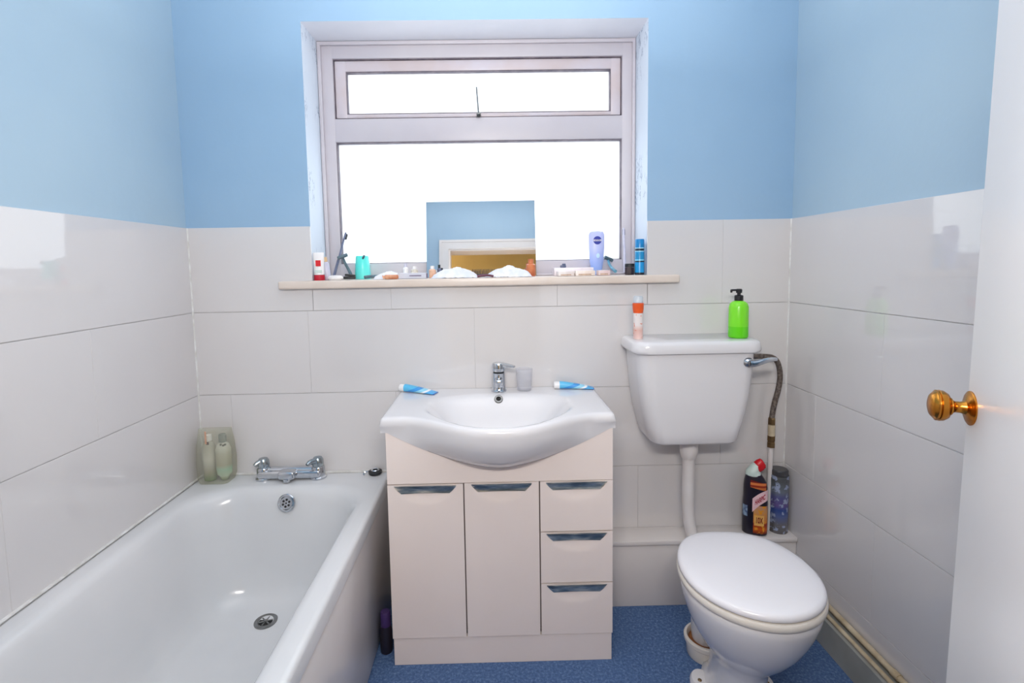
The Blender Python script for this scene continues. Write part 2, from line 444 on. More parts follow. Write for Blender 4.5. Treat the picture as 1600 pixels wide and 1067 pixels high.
# ------------------------------------------------------------------ window
def frame_bm(x0, x1, z0, z1, wl, wr, wt, wb, y0, y1, bev=.004):
    b = BM()
    box(b, x0, x0 + wl, y0, y1, z0, z1, bev); box(b, x1 - wr, x1, y0, y1, z0, z1, bev)
    box(b, x0 + wl - .006, x1 - wr + .006, y0 + .0006, y1, z1 - wt, z1, bev); box(b, x0 + wl - .006, x1 - wr + .006, y0 + .0006, y1, z0, z0 + wb, bev)
    return b
WY = .165
bm = frame_bm(-.671, .564, 1.2285, 2.143, .056, .05, .061, .06, WY, .235)
box(bm, -.62, .52, WY + .0012, .235, 1.765, 1.855, .004)
win = struct('window_1', bm, ['upvc'], smooth=True)
# outer lip of the frame against the reveal
bm = frame_bm(-.671, .564, 1.2285, 2.143, .014, .012, .014, .01, WY - .012, WY + .002, .003)
obj('frame_trim', bm, 'upvc', win)
# fixed pane
bm = BM(); box(bm, -.618, .518, .196, .202, 1.285, 1.769); obj('pane', bm, 'pane', win, smooth=False)
bm = frame_bm(-.6165, .5155, 1.2875, 1.766, .004, .004, .0045, .0035, .170, .1955, 0); obj('gasket', bm, 'gasket', win, smooth=False)
# opening vent
bm = frame_bm(-.612, .511, 1.859, 2.078, .044, .040, .042, .016, .176, .226, .004)
sash = obj('vent_sash', bm, 'upvc_dirty', win)
bm = frame_bm(-.6155, .5145, 1.8545, 2.0825, .0035, .0035, .0045, .0025, .172, .20, 0); obj('vent_seal', bm, 'gasket', sash, smooth=False)
bm = BM(); box(bm, -.572, .474, .198, .204, 1.872, 2.040); obj('pane', bm, 'pane', sash, smooth=False)
bm = frame_bm(-.569, .4715, 1.8745, 2.0365, .003, .003, .004, .003, .1775, .1975, 0); obj('gasket', bm, 'gasket', sash, smooth=False)
bm = BM()
tube(bm, [(-.052, .160, 1.868), (-.054, .158, 1.90), (-.058, .156, 1.966)], .0032, 8)
box(bm, -.060, -.043, .155, .177, 1.858, 1.870, .002)
st = obj('window_stay', bm, 'steel', sash)
bm = BM(); lathe(bm, [(.0, -.006), (.006, -.004), (.006, .004), (0, .006)], 10, Tm(-.051, .155, 1.858)); obj('stay_peg', bm, 'rubber', st)
# sill board with horns
bm = BM()
prism(bm, [(-.787, -.034), (.678, -.034), (.678, -TT - .001), (HX1 - .001, -TT - .001), (HX1 - .001, .176), (HX0 + .001, .176), (HX0 + .001, -TT - .001), (-.787, -TT - .001)], 1.1985, 1.2282, bev=.006, seg=3)
obj('window_sill', bm, 'sill', win)

# ------------------------------------------------------------------ bath
bath = thing('bathtub', 'white rectangular bathtub along the left tiled wall', 'bathtub', (-.765, -.85, 0))
BX, BY = -.765, -.85
def br(x0, x1, y0, y1, r, z): return [(p[0] - BX, p[1] - BY, p[2]) for p in rrect(x0, x1, y0, y1, r, z, 12)]
X0, X1, Y0, Y1 = XL + TT + .0015, -.408, -1.70, -TT - .0015
rings = [br(X0, X1, Y0, Y1, .012, .452), br(X0, X1, Y0, Y1, .012, .488), br(X0 + .001, X1 - .002, Y0 + .001, Y1 - .001, .012, .495), br(X0 + .004, X1 - .007, Y0 + .004, Y1 - .003, .012, .4992),
         br(X0 + .012, X1 - .016, Y0 + .012, Y1 - .012, .014, .5005)]
ix0, ix1, iy0, iy1 = -1.05, -.474, -1.60, -.128
def inn(i, r, z, e=1.0): return br(ix0 + i, ix1 - i, iy0 + i * 1.8, iy1 - i * e, r, z)
rings += [inn(-.022, .14, .5000), inn(-.008, .15, .4975), inn(0, .155, .491), inn(.009, .16, .478), inn(.017, .16, .45), inn(.034, .16, .36), inn(.052, .16, .25), inn(.068, .155, .185), inn(.092, .14, .15), inn(.13, .12, .131), inn(.19, .07, .126), inn(.25, .02, .1245)]
bm = BM(); loft(bm, rings, cap0=False, cap1=True)
obj('tub', bm, 'enamel', bath, ang=60)
bm = BM(); box(bm, -.426, -.412, -1.69, Y1, .012, .462, .002)
pn = obj('bath_panel', bm, 'white_gloss', bath, loc=(-BX, -BY, 0))
# overflow with six holes, on the tap-end wall
om = Tm(-.747 - BX, -.1515 - BY, .4535) @ Rx(90 - 16)
bm = BM(); lathe(bm, [(0, -.002), (.030, -.002), (.031, .003), (.028, .006), (.023, .0065), (.021, .004), (0, .0045)], 40, om)
ov = obj('overflow', bm, 'chrome', bath)
bm = BM()
for k in range(6): lathe(bm, [(0, .0030), (.0038, .0030), (.0038, .0056), (0, .0057)], 12, om @ Tm(.0115 * math.cos(k * PI / 3 + .4), .0115 * math.sin(k * PI / 3 + .4), 0))
lathe(bm, [(0, .003), (.003, .003), (.003, .0052), (0, .0053)], 12, om)
obj('overflow_hole', bm, 'dark', ov)
bm = BM(); dm = Tm(-.770 - BX, -.302 - BY, .1262)
lathe(bm, [(0, -.002), (.036, -.002), (.036, .003), (.032, .0045), (.025, .004), (.022, .001), (0, .001)], 40, dm)
dr = obj('drain', bm, 'steel', bath)
bm = BM()
lathe(bm, [(0, .0008), (.0215, .0008), (.0215, .0016), (0, .0016)], 30, dm)
dk = obj('drain_well', bm, 'dark', dr)
bm = BM()
for a in (0, 60, 120): box(bm, -.021, .021, -.0022, .0022, .0012, .0034, .0006, 1, mtx=dm @ Rz(a + 20))
lathe(bm, [(0, .001), (.007, .001), (.006, .0048), (0, .005)], 16, dm)
obj('drain_grate', bm, 'steel', dr)

# bath filler tap
tp = thing('bath_tap', 'chrome double lever tap on the end rim of the bathtub', 'tap', (-.768, -.050, .5005))
bm = BM()
for s in (-1, 1):
    lathe(bm, [(0, 0), (.030, 0), (.030, .006), (.025, .010), (.024, .040), (.021, .045), (0, .046)], 28, Tm(s * .100, 0, 0))
tube(bm, [(-.1, 0, .026), (.1, 0, .026)], .019, 18)
box(bm, -.115, .115, -.028, .022, .006, .036, .009, 3)
body = obj('tap_body', bm, 'chrome', tp)
bm = BM()
box(bm, -.030, .030, -.052, -.01, .012, .042, .009, 3)
lathe(bm, [(0, .004), (.013, .004), (.014, .007), (.014, .016), (0, .016)], 20, Tm(0, -.040, .0))
obj('spout', bm, 'chrome', tp)
for s in (-1, 1):
    bm = BM()
    lathe(bm, [(0, .044), (.019, .044), (.021, .052), (.020, .068), (.015, .077), (0, .080)], 24, Tm(s * .100, 0, 0))
    lev = [(s * .1, -.004, .066), (s * .1 - .014, -.016, .066), (s * .1 - .022, -.026, .058)] if s < 0 else [(s * .1, -.004, .066), (s * .1 - .018, -.030, .070), (s * .1 - .024, -.042, .064)]
    tube(bm, lev, [.012, .0065], 12, smooth=1)
    obj('tap_handle', bm, 'chrome_dull', tp)

# plug lying on the rim
pl = thing('bath_plug', 'black bath plug with chrome ring lying on the bathtub rim corner', 'plug', (-.462, -.032, .5008), (0, 0, .3))
bm = BM(); lathe(bm, [(0, 0), (.021, 0), (.024, .004), (.025, .012), (.019, .015), (0, .015)], 28); obj('stopper', bm, 'rubber', pl)
bm = BM(); lathe(bm, [(.009, .0155), (.013, .0148), (.016, .016), (.0125, .019), (.009, .017)], 28, cap0=False, cap1=False); tube(bm, [(-.024, 0, .014), (-.036, .004, .012), (-.044, .0, .007), (-.040, -.006, .004)], .0028, 8, smooth=1)
obj('ring', bm, 'chrome', pl)

# toiletry gift set in clear wrap
gx, gy, gz = -1.036, -.054, .5008
gp = thing('gift_bag', 'crinkled clear wrap bag holding two toiletry bottles by the bath corner', 'bag', (gx, gy, gz))
rings = []
for z, w, d in ((0, .052, .038), (.02, .057, .043), (.08, .058, .044), (.14, .056, .040), (.178, .056, .026), (.196, .058, .010)):
    ring = rrect(-w, w, -d, d, min(.018, d * .8), z, 8)
    rings.append([(x + .002 * noise.noise(Vector((x * 60, y * 60, z * 40))), y + .003 * noise.noise(Vector((x * 50 + 7, y * 50, z * 40))), zz) for x, y, zz in ring])
bm = BM(); loft(bm, rings, True, False); wrap = obj('wrap', bm, 'clearwrap', gp)
bm = BM(); box(bm, -.016, -.010, -.0395, -.0375, .150, .196, .0004, 1); obj('ribbon', bm, mat('peach ribbon', (206, 164, 140), .5, var=(190, 146, 120), vscale=40), gp)
b1 = thing('shower_gel_bottle', 'slim bottle with green base and white label inside the clear wrap, left one', 'bottle', (gx - .026, gy, gz + .004))
bm = BM(); lathe(bm, [(0, 0), (.020, 0), (.021, .004), (.021, .125), (.015, .140), (.010, .145), (0, .146)], 24)
obj('bottle_body', bm, zbands('green gel bottle', [(0, (92, 122, 44)), (.26, (166, 164, 144)), (.55, (208, 206, 196)), (.85, (186, 184, 170))], 0, .146, .2, const=False), b1)
bm = BM(); lathe(bm, [(0, .146), (.012, .146), (.012, .168), (0, .170)], 20); obj('cap', bm, 'whitep', b1)
bm = BM(); box(bm, .004, .013, -.0225, -.0195, .137, .147, .0006, 1); obj('tag_print', bm, mat('dark maroon print', (74, 34, 34), .5, var=(60, 28, 28), vscale=50), b1)
b2 = thing('bubble_bath_bottle', 'round shouldered bottle with mint liquid inside the clear wrap, right one', 'bottle', (gx + .026, gy, gz + .004))
bm = BM(); lathe(bm, [(0, 0), (.014, 0), (.016, .012), (.026, .024), (.0275, .05), (.0275, .115), (.020, .134), (.011, .140), (0, .141)], 24, sy=.9)
obj('bottle_body', bm, zbands('mint bottle', [(0, (112, 122, 70)), (.12, (196, 214, 186)), (.30, (160, 196, 170)), (.42, (170, 168, 144)), (.72, (182, 180, 160)), (.9, (206, 206, 196))], 0, .141, .18, const=False), b2)
bm = BM(); lathe(bm, [(0, .141), (.013, .141), (.013, .166), (.010, .170), (0, .171)], 20); obj('cap', bm, clear_mat('smoky cap', (150, 160, 150), .4), b2)
bm = BM()
for px, pz in ((.004, .137), (.013, .134), (.020, .137)): box(bm, px - .003, px + .003, -.024, -.019, pz - .003, pz + .003, .0006, 1)
obj('label_print', bm, mat('dark green print', (56, 66, 40), .5, var=(46, 56, 32), vscale=50), b2)

# bottle tucked between bath panel and vanity
pb = thing('purple_bottle', 'small purple bottle on the carpet between bathtub panel and vanity', 'bottle', (-.384, -.285, 0))
bm = BM(); lathe(bm, [(0, 0), (.019, 0), (.020, .004), (.020, .075), (.016, .09), (0, .091)], 20); obj('bottle_body', bm, mat('dark bottle', (40, 36, 48), .35, var=(32, 28, 40), vscale=20), pb)
bm = BM(); lathe(bm, [(0, .091), (.0165, .091), (.0165, .135), (.014, .139), (0, .14)], 20); obj('cap', bm, mat('purple cap', (74, 52, 110), .4, var=(62, 42, 96), vscale=20), pb)

# ------------------------------------------------------------------ vanity cabinet
vc = thing('vanity_cabinet', 'white vanity cabinet with two doors and three drawers under the basin', 'cabinet', (.003, -.17, 0))
VX, VY = .003, -.17
def zj(x): return .647 + .119 * min(1, (abs(x - .002) / .344)) ** 1.6
VF, VB = -.352, -TT - .002
L0, L1 = -.347, .3545
off = (-VX, -VY, 0)
bm = BM()
box(bm, L0, L0 + .016, VF + .017, VB, .0, .770); box(bm, L1 - .016, L1, VF + .017, VB, .0, .770)
box(bm, L0 + .016, L1 - .016, VB - .012, VB, .09, .60); box(bm, L0 + .016, L1 - .016, VF + .017, VB - .012, .092, .106)
box(bm, L0 + .016, L1 - .016, VF + .017, VF + .02, .093, .60, mi=1)
obj('carcass', bm, ['cab', 'cabdark'], vc, loc=off, smooth=False)
bm = BM()
xs = [L0 + (L1 - L0) * i / 40 for i in range(41)]
poly = [(L0, .6015), (L1, .6015)] + [(x, zj(x) + .006) for x in reversed(xs)]
prism(bm, poly, VF, VF + .016, axis='y'); obj('fascia', bm, 'cab', vc, loc=off, smooth=False)
bm = BM(); box(bm, L0 + .002, L1 - .002, VF + .004, VF + .02, 0, .0905, .0008, 1); obj('plinth', bm, 'cab', vc, loc=off, smooth=False)

def front_panel(name, x0, x1, z0, z1, hw):
    """door or drawer front with a shallow finger scoop under the pull."""
    w, h = x1 - x0, z1 - z0; cx = (x0 + x1) / 2
    nx, nz = 30, max(20, int(h / .008))
    b = BM()
    def dep(x, z):
        u = (x - cx) / (hw * .92); v = (z1 - z) / .062
        q = u * u + v * v
        return .007 * max(0, 1 - q) ** .8
    g = []
    for j in range(nz + 1):
        z = z1 - h * (j / nz) ** 1.5
        g.append([b.verts.new((x0 + w * i / nx, VF + dep(x0 + w * i / nx, z), z)) for i in range(nx + 1)])
    for j in range(nz):
        for i in range(nx): b.faces.new((g[j][i], g[j][i + 1], g[j + 1][i + 1], g[j + 1][i]))
    bk = [b.verts.new((x, VF + .016, z)) for x, z in ((x0, z1), (x1, z1), (x1, z0), (x0, z0))]
    b.faces.new(bk)
    b.faces.new(g[0] + [bk[1], bk[0]]); b.faces.new(list(reversed(g[-1])) + [bk[3], bk[2]])
    b.faces.new([r[0] for r in g] + [bk[3], bk[0]]); b.faces.new([r[-1] for r in g] + [bk[2], bk[1]])
    d = obj(name, b, 'cab', vc, loc=off, ang=30)
    # chrome pull: tapered lip, bowed out
    b = BM(); n = 18; ringA = []
    for i in range(n + 1):
        t = i / n * 2 - 1
        x = cx + t * hw; e = max(0, (abs(t) - .80) / .20)
        zt = z1 - .0012; zb = z1 - (.026 - .023 * e) + .004 * (1 - t * t) - .004
        ringA.append((x, zt, zb))
    rows = []
    for k in range(7):
        s = k / 6
        rows.append([b.verts.new((x * (1 - 0) , VF - .0075 + .0068 * s + .0035 * math.sin(s * PI), zt + (zb - zt) * s)) for x, zt, zb in ringA])
    for k in range(6):
        for i in range(n): b.faces.new((rows[k][i], rows[k][i + 1], rows[k + 1][i + 1], rows[k + 1][i]))
    ext = bmesh.ops.extrude_face_region(b, geom=list(b.faces))
    for v in [q for q in ext['geom'] if isinstance(q, bmesh.types.BMVert)]: v.co.y += .0016
    obj('pull_handle', b, 'pull', d, ang=50)
    return d
front_panel('door', L0, -.1125, .0935, .598, .096)
front_panel('door', -.1085, .1235, .0935, .5995, .094)
for z0, z1 in ((.4375, .5995), (.2675, .4335), (.0945, .2635)): front_panel('drawer', .1275, L1, z0, z1, .095)

# ------------------------------------------------------------------ basin
def yf(x):
    q = min(1, abs(x - .002) / .30)
    return -(.352 + .132 * math.cos(PI / 2 * q ** 1.25) ** 2)
ZB = .8155
HWB = .3625
def zbowl(x, y):
    wx = (x - .004) / .245; yb = -.100; yi = yf(x) + .008
    v = (y - yb) / (yi - yb) * 2 - 1
    p = (abs(wx) ** 2.7 + abs(v) ** 2.7) ** (1 / 2.7)
    q = min(1, max(0, v * 1.5 + .1)); t0 = .40 + .27 * q * q * (3 - 2 * q)
    t = min(1, max(0, (p - t0) / (1 - t0))); s = t * t * (3 - 2 * t)
    return .125 * (1 - s)
cols = []
N = 72
xs = []
for i in range(N + 1):
    t = i / N * 2 - 1
    xs.append(math.copysign(1 - (1 - abs(t)) ** 1.25, t) * HWB)
NY = 44
for x in xs:
    e = max(0, (abs(x) - .346) / (HWB - .346)); drop = .015 * (1 - math.sqrt(max(0, 1 - e * e)))
    zl = zj(x) if abs(x) < .344 else .766 
    y_f = yf(x) + .006 * e * e
    back = -TT - .0015
    pr = [(back, zl + .002 + drop * .3), (back, ZB - drop - .003), (back - .003, ZB - drop)]
    for k in range(1, NY + 1):
        y = back - .003 + (y_f + .003 - back + .003) * k / NY
        pr.append((y, ZB - drop - zbowl(x, y)))
    pr += [(y_f - .004, ZB - drop - .001), (y_f - .009, ZB - drop - .0045), (y_f - .0125, ZB - drop * .8 - .011), (y_f - .0135, ZB - .019 - drop * .4)]
    p0 = Vector((y_f - .0125, ZB - .026 - drop * .2)); p2 = Vector((VF - .0015, zl)); p1 = Vector((y_f - .004, p0.y * .40 + zl * .60))
    for k in range(12):
        t = k / 11; q = p0 * (1 - t) ** 2 + p1 * 2 * t * (1 - t) + p2 * t * t
        pr.append((q.x, q.y))
    pr.append((VF + .01, zl + .002 + drop * .3))
    cols.append([(x, y, z) for y, z in pr])
bas = thing('wash_basin', 'white ceramic wash basin with bowed front on the vanity cabinet', 'basin', (.003, -.17, .77))
bm = BM(); loft(bm, cols, True, True)
obj('bowl', bm, 'ceramic', bas, loc=(-.003, .17, -.77), ang=50)
oy = -.1235
oz = ZB - zbowl(.0045, oy); osl = math.degrees(math.atan((zbowl(.0045, oy - .004) - zbowl(.0045, oy + .004)) / .008))
om = Tm(.0045 - .003, oy + .17, oz - .77) @ Rx(osl)
bm = BM(); lathe(bm, [(.0075, -.004), (.0075, .002), (.009, .0042), (.0135, .0042), (.0155, .002), (.0155, -.004)], 28, om, cap0=False, cap1=False); ovf = obj('overflow_ring', bm, 'steel', bas)
bm = BM(); lathe(bm, [(0, -.002), (.0085, -.002), (.0085, .0012), (0, .0013)], 20, om); obj('overflow_hole', bm, 'dark', ovf)
bm = BM(); lathe(bm, [(0, 0), (.030, 0), (.029, .003), (.02, .002), (0, .004)], 28, Tm(.001, -.27 + .17, .6915 - .77)); obj('drain', bm, 'chrome', bas)

# basin mixer
mx = thing('basin_tap', 'chrome single lever mixer tap at the back of the wash basin', 'tap', (.007, -.062, ZB))
bm = BM(); lathe(bm, [(0, 0), (.0275, 0), (.0275, .004), (.0245, .008), (.0235, .020), (.0225, .06), (.0225, .068), (0, .069)], 32)
obj('tap_body', bm, 'chrome', mx)
bm = BM()
box(bm, -.014, .014, -.066, -.005, .034, .056, .008, 3)
lathe(bm, [(0, -.010), (.011, -.010), (.012, -.006), (.012, .006), (0, .006)], 20, Tm(0, -.054, .038)); obj('spout', bm, 'chrome', mx)
bm = BM(); lathe(bm, [(0, .0685), (.020, .0685), (.020, .074), (0, .075)], 28); obj('collar', bm, 'rubber', mx)
bm = BM()
lathe(bm, [(0, .0745), (.0225, .0745), (.0235, .080), (.0235, .098), (.021, .104), (0, .106)], 32)
prism(bm, [(-.012, .088), (-.012, .106), (.030, .105), (.066, .099), (.066, .093), (.03, .092)], -.009, .009, axis='y', bev=.002, mtx=Rz(-32))
obj('lever', bm, 'chrome', mx)

tb = thing('tumbler', 'clear plastic tumbler beside the basin tap', 'tumbler', (.1, -.058, ZB))
bm = BM(); lathe(bm, [(0, 0), (.024, 0), (.026, .003), (.031, .080), (.0295, .080), (.0245, .006), (0, .005)], 32); obj('cup', bm, clear_mat('frosted tumbler plastic', (246, 246, 248), .80, .15), tb)

def paste(label, loc, rz, flip=1):
    t = thing('toothpaste_tube', label, 'toothpaste', loc, (0, 0, rz), group=None)
    b = BM(); rings = []
    for i in range(13):
        s = i / 12; x = .016 + .125 * s
        h = .0135 * (1 - s) ** .6 + .0012; w = .0145 + .006 * s
        ring = []
        for k in range(24):
            a = 2 * PI * k / 24
            ring.append((x, w * math.copysign(abs(math.cos(a)) ** .8, math.cos(a)), .0150 - .0125 * s ** 1.4 + h * math.sin(a) * .95))
        rings.append(ring)
    loft(b, rings); obj('tube', b, PASTE, t)
    b = BM(); lathe(b, [(0, -.004), (.0125, -.004), (.0135, 0), (.0135, .020), (.011, .0205), (0, .0205)], 24, Tm(0, 0, .0142) @ Ry(90)); obj('cap', b, 'whitep', t)
    return t
def paste_mat():
    m, nt, b = new_mat('blue and white toothpaste print'); b.inputs['Roughness'].default_value = .3
    tc = nt.nodes.new('ShaderNodeTexCoord'); sp = nt.nodes.new('ShaderNodeSeparateXYZ'); nt.links.new(tc.outputs['Object'], sp.inputs[0])
    ad = nt.nodes.new('ShaderNodeMath'); ad.operation = 'MULTIPLY_ADD'; ad.inputs[1].default_value = -2.6; 
    nt.links.new(sp.outputs['Z'], ad.inputs[0]); nt.links.new(sp.outputs['X'], ad.inputs[2])
    mr = nt.nodes.new('ShaderNodeMapRange'); mr.inputs['From Min'].default_value = -.06; mr.inputs['From Max'].default_value = .14
    nt.links.new(ad.outputs[0], mr.inputs['Value'])
    r = nt.nodes.new('ShaderNodeValToRGB'); cr = r.color_ramp; cr.interpolation = 'CONSTANT'
    st = [(0, (92, 188, 232)), (.36, (60, 150, 222)), (.52, (150, 214, 240)), (.66, (236, 240, 246)), (.74, (84, 172, 228)), (.93, (40, 110, 200)), (.98, (240, 242, 246))]
    while len(cr.elements) < len(st): cr.elements.new(.5)
    for e, (p, c) in zip(cr.elements, st): e.position = p; e.color = lin(c)
    nt.links.new(mr.outputs[0], r.inputs['Fac']); nt.links.new(r.outputs['Color'], b.inputs['Base Color'])
    return m
PASTE = paste_mat()
paste('blue toothpaste tube lying on the left back corner of the basin, tail towards the bowl', (-.352, -.042, ZB + .0004), -.34)
paste('blue toothpaste tube lying on the right back shoulder of the basin, parallel to the wall', (.214, -.050, ZB + .0004), -.06)

# ------------------------------------------------------------------ cistern
CXc = .688
cs = thing('toilet_cistern', 'white ceramic low level toilet cistern fixed to the back wall', 'cistern', (CXc, -.10, .65))
def cr_(hw, yfr, z, r): return rrect(CXc - hw, CXc + hw, yfr, -TT - .002, r, z, 9, radii=(.012, .012, r, r))
def sub(ring): return [(x - CXc, y + .10, z - .65) for x, y, z in ring]
bm = BM()
prof = [(.138, -.170, .640, .04), (.148, -.180, .643, .045), (.155, -.186, .651, .048), (.168, -.189, .70, .05), (.181, -.192, .75, .05), (.192, -.194, .82, .05), (.200, -.195, .90, .05), (.204, -.196, .966, .05)]
loft(bm, [sub(cr_(h, y, z, r)) for h, y, z, r in prof]); obj('tank', bm, 'ceramic', cs, ang=45)
bm = BM()
prof = [(.217, -.203, .963, .05), (.222, -.208, .966, .055), (.2245, -.2095, .974, .056), (.222, -.207, .992, .056), (.219, -.204, .999, .055), (.212, -.198, 1.0035, .052), (.200, -.188, 1.0050, .048)]
loft(bm, [sub(cr_(h, y, z, r)) for h, y, z, r in prof]); obj('lid', bm, 'ceramic', cs, ang=45)
bm = BM()
lathe(bm, [(0, -.002), (.016, -.002), (.017, .003), (.013, .009), (.009, .013), (0, .014)], 24, Tm(.852 - CXc, -.196 + .10, .931 - .65) @ Rx(90))
tube(bm, [(.850 - CXc, -.214 + .1, .929 - .65), (.868 - CXc, -.219 + .1, .931 - .65), (.89 - CXc, -.222 + .1, .939 - .65), (.915 - CXc, -.222 + .1, .945 - .65), (.935 - CXc, -.220 + .1, .944 - .65)], [.0125, .006], 14, smooth=1)
obj('flush_lever', bm, 'chrome', cs)

fp = thing('flush_pipe', 'white plastic flush pipe running from cistern down to the toilet pan', 'pipe', (.692, -.10, .30))
bm = BM()
tube(bm, [(0, 0, .325), (0, 0, .20), (0, 0, .10), (.002, -.004, .03), (.010, -.03, -.035), (.014, -.085, -.05), (.012, -.125, -.05)], .0215, 22, smooth=2)
obj('pipe_run', bm, 'pipe', fp)
bm = BM(); lathe(bm, [(0, .262), (.0235, .262), (.0275, .272), (.0315, .288), (.033, .320), (.030, .329), (0, .329)], 28); obj('collar_nut', bm, 'pipe', fp)
bm = BM(); lathe(bm, [(0, .3293), (.028, .3293), (.028, .3395), (0, .3395)], 28); obj('washer', bm, mat('stained washer', (160, 150, 128), .6, var=(136, 122, 98), vscale=30), fp)

# water supply
ws = thing('water_supply_pipe', 'white supply pipe with braided hose rising from the boxing to the cistern', 'pipe', (1.022, -.048, .2555))
def W(x, y, z): return (x - 1.022, y + .048, z - .2555)
bm = BM(); tube(bm, [W(1.022, -.048, .2556), W(1.021, -.048, .42), W(1.0225, -.048, .58)], .0085, 14); obj('riser', bm, 'pipe', ws)
bm = BM(); lathe(bm, [(0, 0), (.0145, 0), (.0145, .018), (.0125, .020), (.0125, .024), (.0145, .026), (.0145, .044), (0, .044)], 6, Tm(*W(1.0225, -.048, .577))); obj('compression_fitting', bm, 'brass_dull', ws, smooth=False)
bm = BM(); lathe(bm, [(0, 0), (.012, 0), (.0125, .004), (.0125, .042), (0, .046)], 18, Tm(*W(1.0225, -.048, .6205))); obj('valve_body', bm, 'pipe_cream', ws)
bm = BM(); lathe(bm, [(0, 0), (.0135, 0), (.0135, .020), (.010, .026), (0, .026)], 6, Tm(*W(1.0225, -.048, .665))); obj('hose_nut', bm, 'brass_dull', ws, smooth=False)
bm = BM(); tube(bm, [W(1.0225, -.048, .688), W(1.028, -.05, .74), W(1.043, -.052, .80), W(1.047, -.055, .86), W(1.026, -.06, .918), W(.975, -.065, .926), W(.8965, -.07, .926)], .0095, 14, smooth=2); obj('braided_hose', bm, 'braid', ws)

# ------------------------------------------------------------------ toilet pan
wc = thing('toilet', 'white ceramic toilet with closed seat lid standing on blue carpet', 'toilet', (.682, -.546, 0), (0, 0, math.radians(-4.9)))
egg0 = egg
def egg(L, Wd, yc, z, **k): return egg0(L * .945, Wd * .957, yc - .004, z, **k)
bm = BM()
R_ = [(.398, .172, 0, .386), (.404, .182, 0, .378), (.400, .182, 0, .362), (.388, .176, .002, .335), (.368, .165, .006, .30), (.338, .148, .012, .26), (.302, .126, .022, .22), (.262, .100, .034, .185), (.238, .083, .044, .160), (.226, .075, .050, .135), (.222, .073, .054, .09), (.228, .075, .056, .05), (.244, .083, .058, .026), (.27, .094, .060, .014), (.275, .096, .06, 0)]
loft(bm, [egg(L, Wd, yc, z, eb=.8) for L, Wd, yc, z in R_])
pan = obj('pan', bm, 'ceramic', wc, ang=60)
bm = BM()
for s in (-1, 1):
    bm = BM(); rings = []
    for sc_, z in ((1, 0), (1, .012), (.86, .020), (.5, .0225)):
        rings.append([(s * .088 + .034 * sc_ * math.cos(a), .085 + .042 * sc_ * math.sin(a), z) for a in [2 * PI * k / 28 for k in range(28)]])
    loft(bm, rings); obj('foot_flange', bm, 'ceramic', pan)
    bm = BM(); lathe(bm, [(0, .021), (.006, .021), (.006, .024), (.003, .0265), (0, .027)], 14, Tm(s * .098, .075, 0)); obj('fixing_screw', bm, 'brass_dull', pan)
# trap leg behind the bowl turning down to the floor
bm = BM(); tube(bm, [(-.005, .02, .15), (-.010, .10, .19), (-.022, .165, .20), (-.034, .205, .165), (-.036, .214, .11), (-.036, .215, .0505)], [.062, .042], 24, smooth=2); obj('trap', bm, 'ceramic', pan)
bm = BM(); box(bm, -.055, .055, .14, .20, .30, .386, .02, 3); tube(bm, [(0, .17, .25), (0, .215, .25)], .038, 20); obj('rear_inlet', bm, 'ceramic', pan)
# seat ring and lid
bm = BM()
loft(bm, [egg(.412, .187, .000, .3875), egg(.418, .191, .000, .392), egg(.418, .191, .000, .402), egg(.412, .188, .000, .4065)])
obj('seat', bm, 'seat_old', wc, ang=50)
bm = BM()
lz = [(.404, .184, .4085), (.412, .1885, .4115), (.413, .189, .418), (.407, .1855, .4245), (.392, .178, .4285), (.35, .157, .4315), (.28, .122, .4335), (.18, .078, .4345), (.06, .025, .435)]
loft(bm, [egg(L, Wd, .003, z) for L, Wd, z in lz]); obj('lid', bm, 'seat', wc, ang=60)
for s in (-1, 1):
    bm = BM(); tube(bm, [(s * .075 - .02, .192, .402), (s * .075 + .02, .192, .402)], .010, 14); obj('hinge', bm, 'seat', wc)

sp_ = thing('soil_pipe_collar', 'white floor collar with rusty seal behind the toilet foot', 'pipe collar', (.665, -.333, 0))
bm = BM(); lathe(bm, [(.0, 0), (.058, 0), (.060, .004), (.062, .040), (.068, .046), (.069, .058), (.066, .062), (.060, .062), (.057, .056), (.055, .03), (0, .028)], 40); obj('socket', bm, 'seat_old', sp_)
bm = BM(); lathe(bm, [(.0, .0285), (.0548, .0285), (.0548, .046), (.050, .052), (.047, .05), (0, .0495)], 36); obj('seal', bm, 'rust', sp_)

# pipes on the right skirting
hp = obj('heating_pipe', (lambda b: (tube(b, [(0, -.113, 0), (0, -1.83, 0)], .0085, 12), [lathe(b, [(0, -.012), (.0105, -.012), (.0105, .012), (0, .012)], 14, Tm(0, y, 0) @ Rx(90)) for y in (-.58, -1.3)], b)[2])(BM()), 'pipe_cream', loc=(1.0862, 0, .1262))
tag(hp, 'cream painted pipe along the right wall, the one against the tiles', 'pipe', None)
hp2 = obj('heating_pipe', (lambda b: (tube(b, [(0, -.113, 0), (0, -1.83, 0)], .0068, 12), [lathe(b, [(0, -.012), (.0088, -.012), (.0088, .012), (0, .012)], 14, Tm(0, y, 0) @ Rx(90)) for y in (-.7, -1.4)], b)[2])(BM()), 'pipe_cream', loc=(1.0665, 0, .1110))
tag(hp2, 'thinner cream pipe along the skirting top edge, on the room side', 'pipe', None)

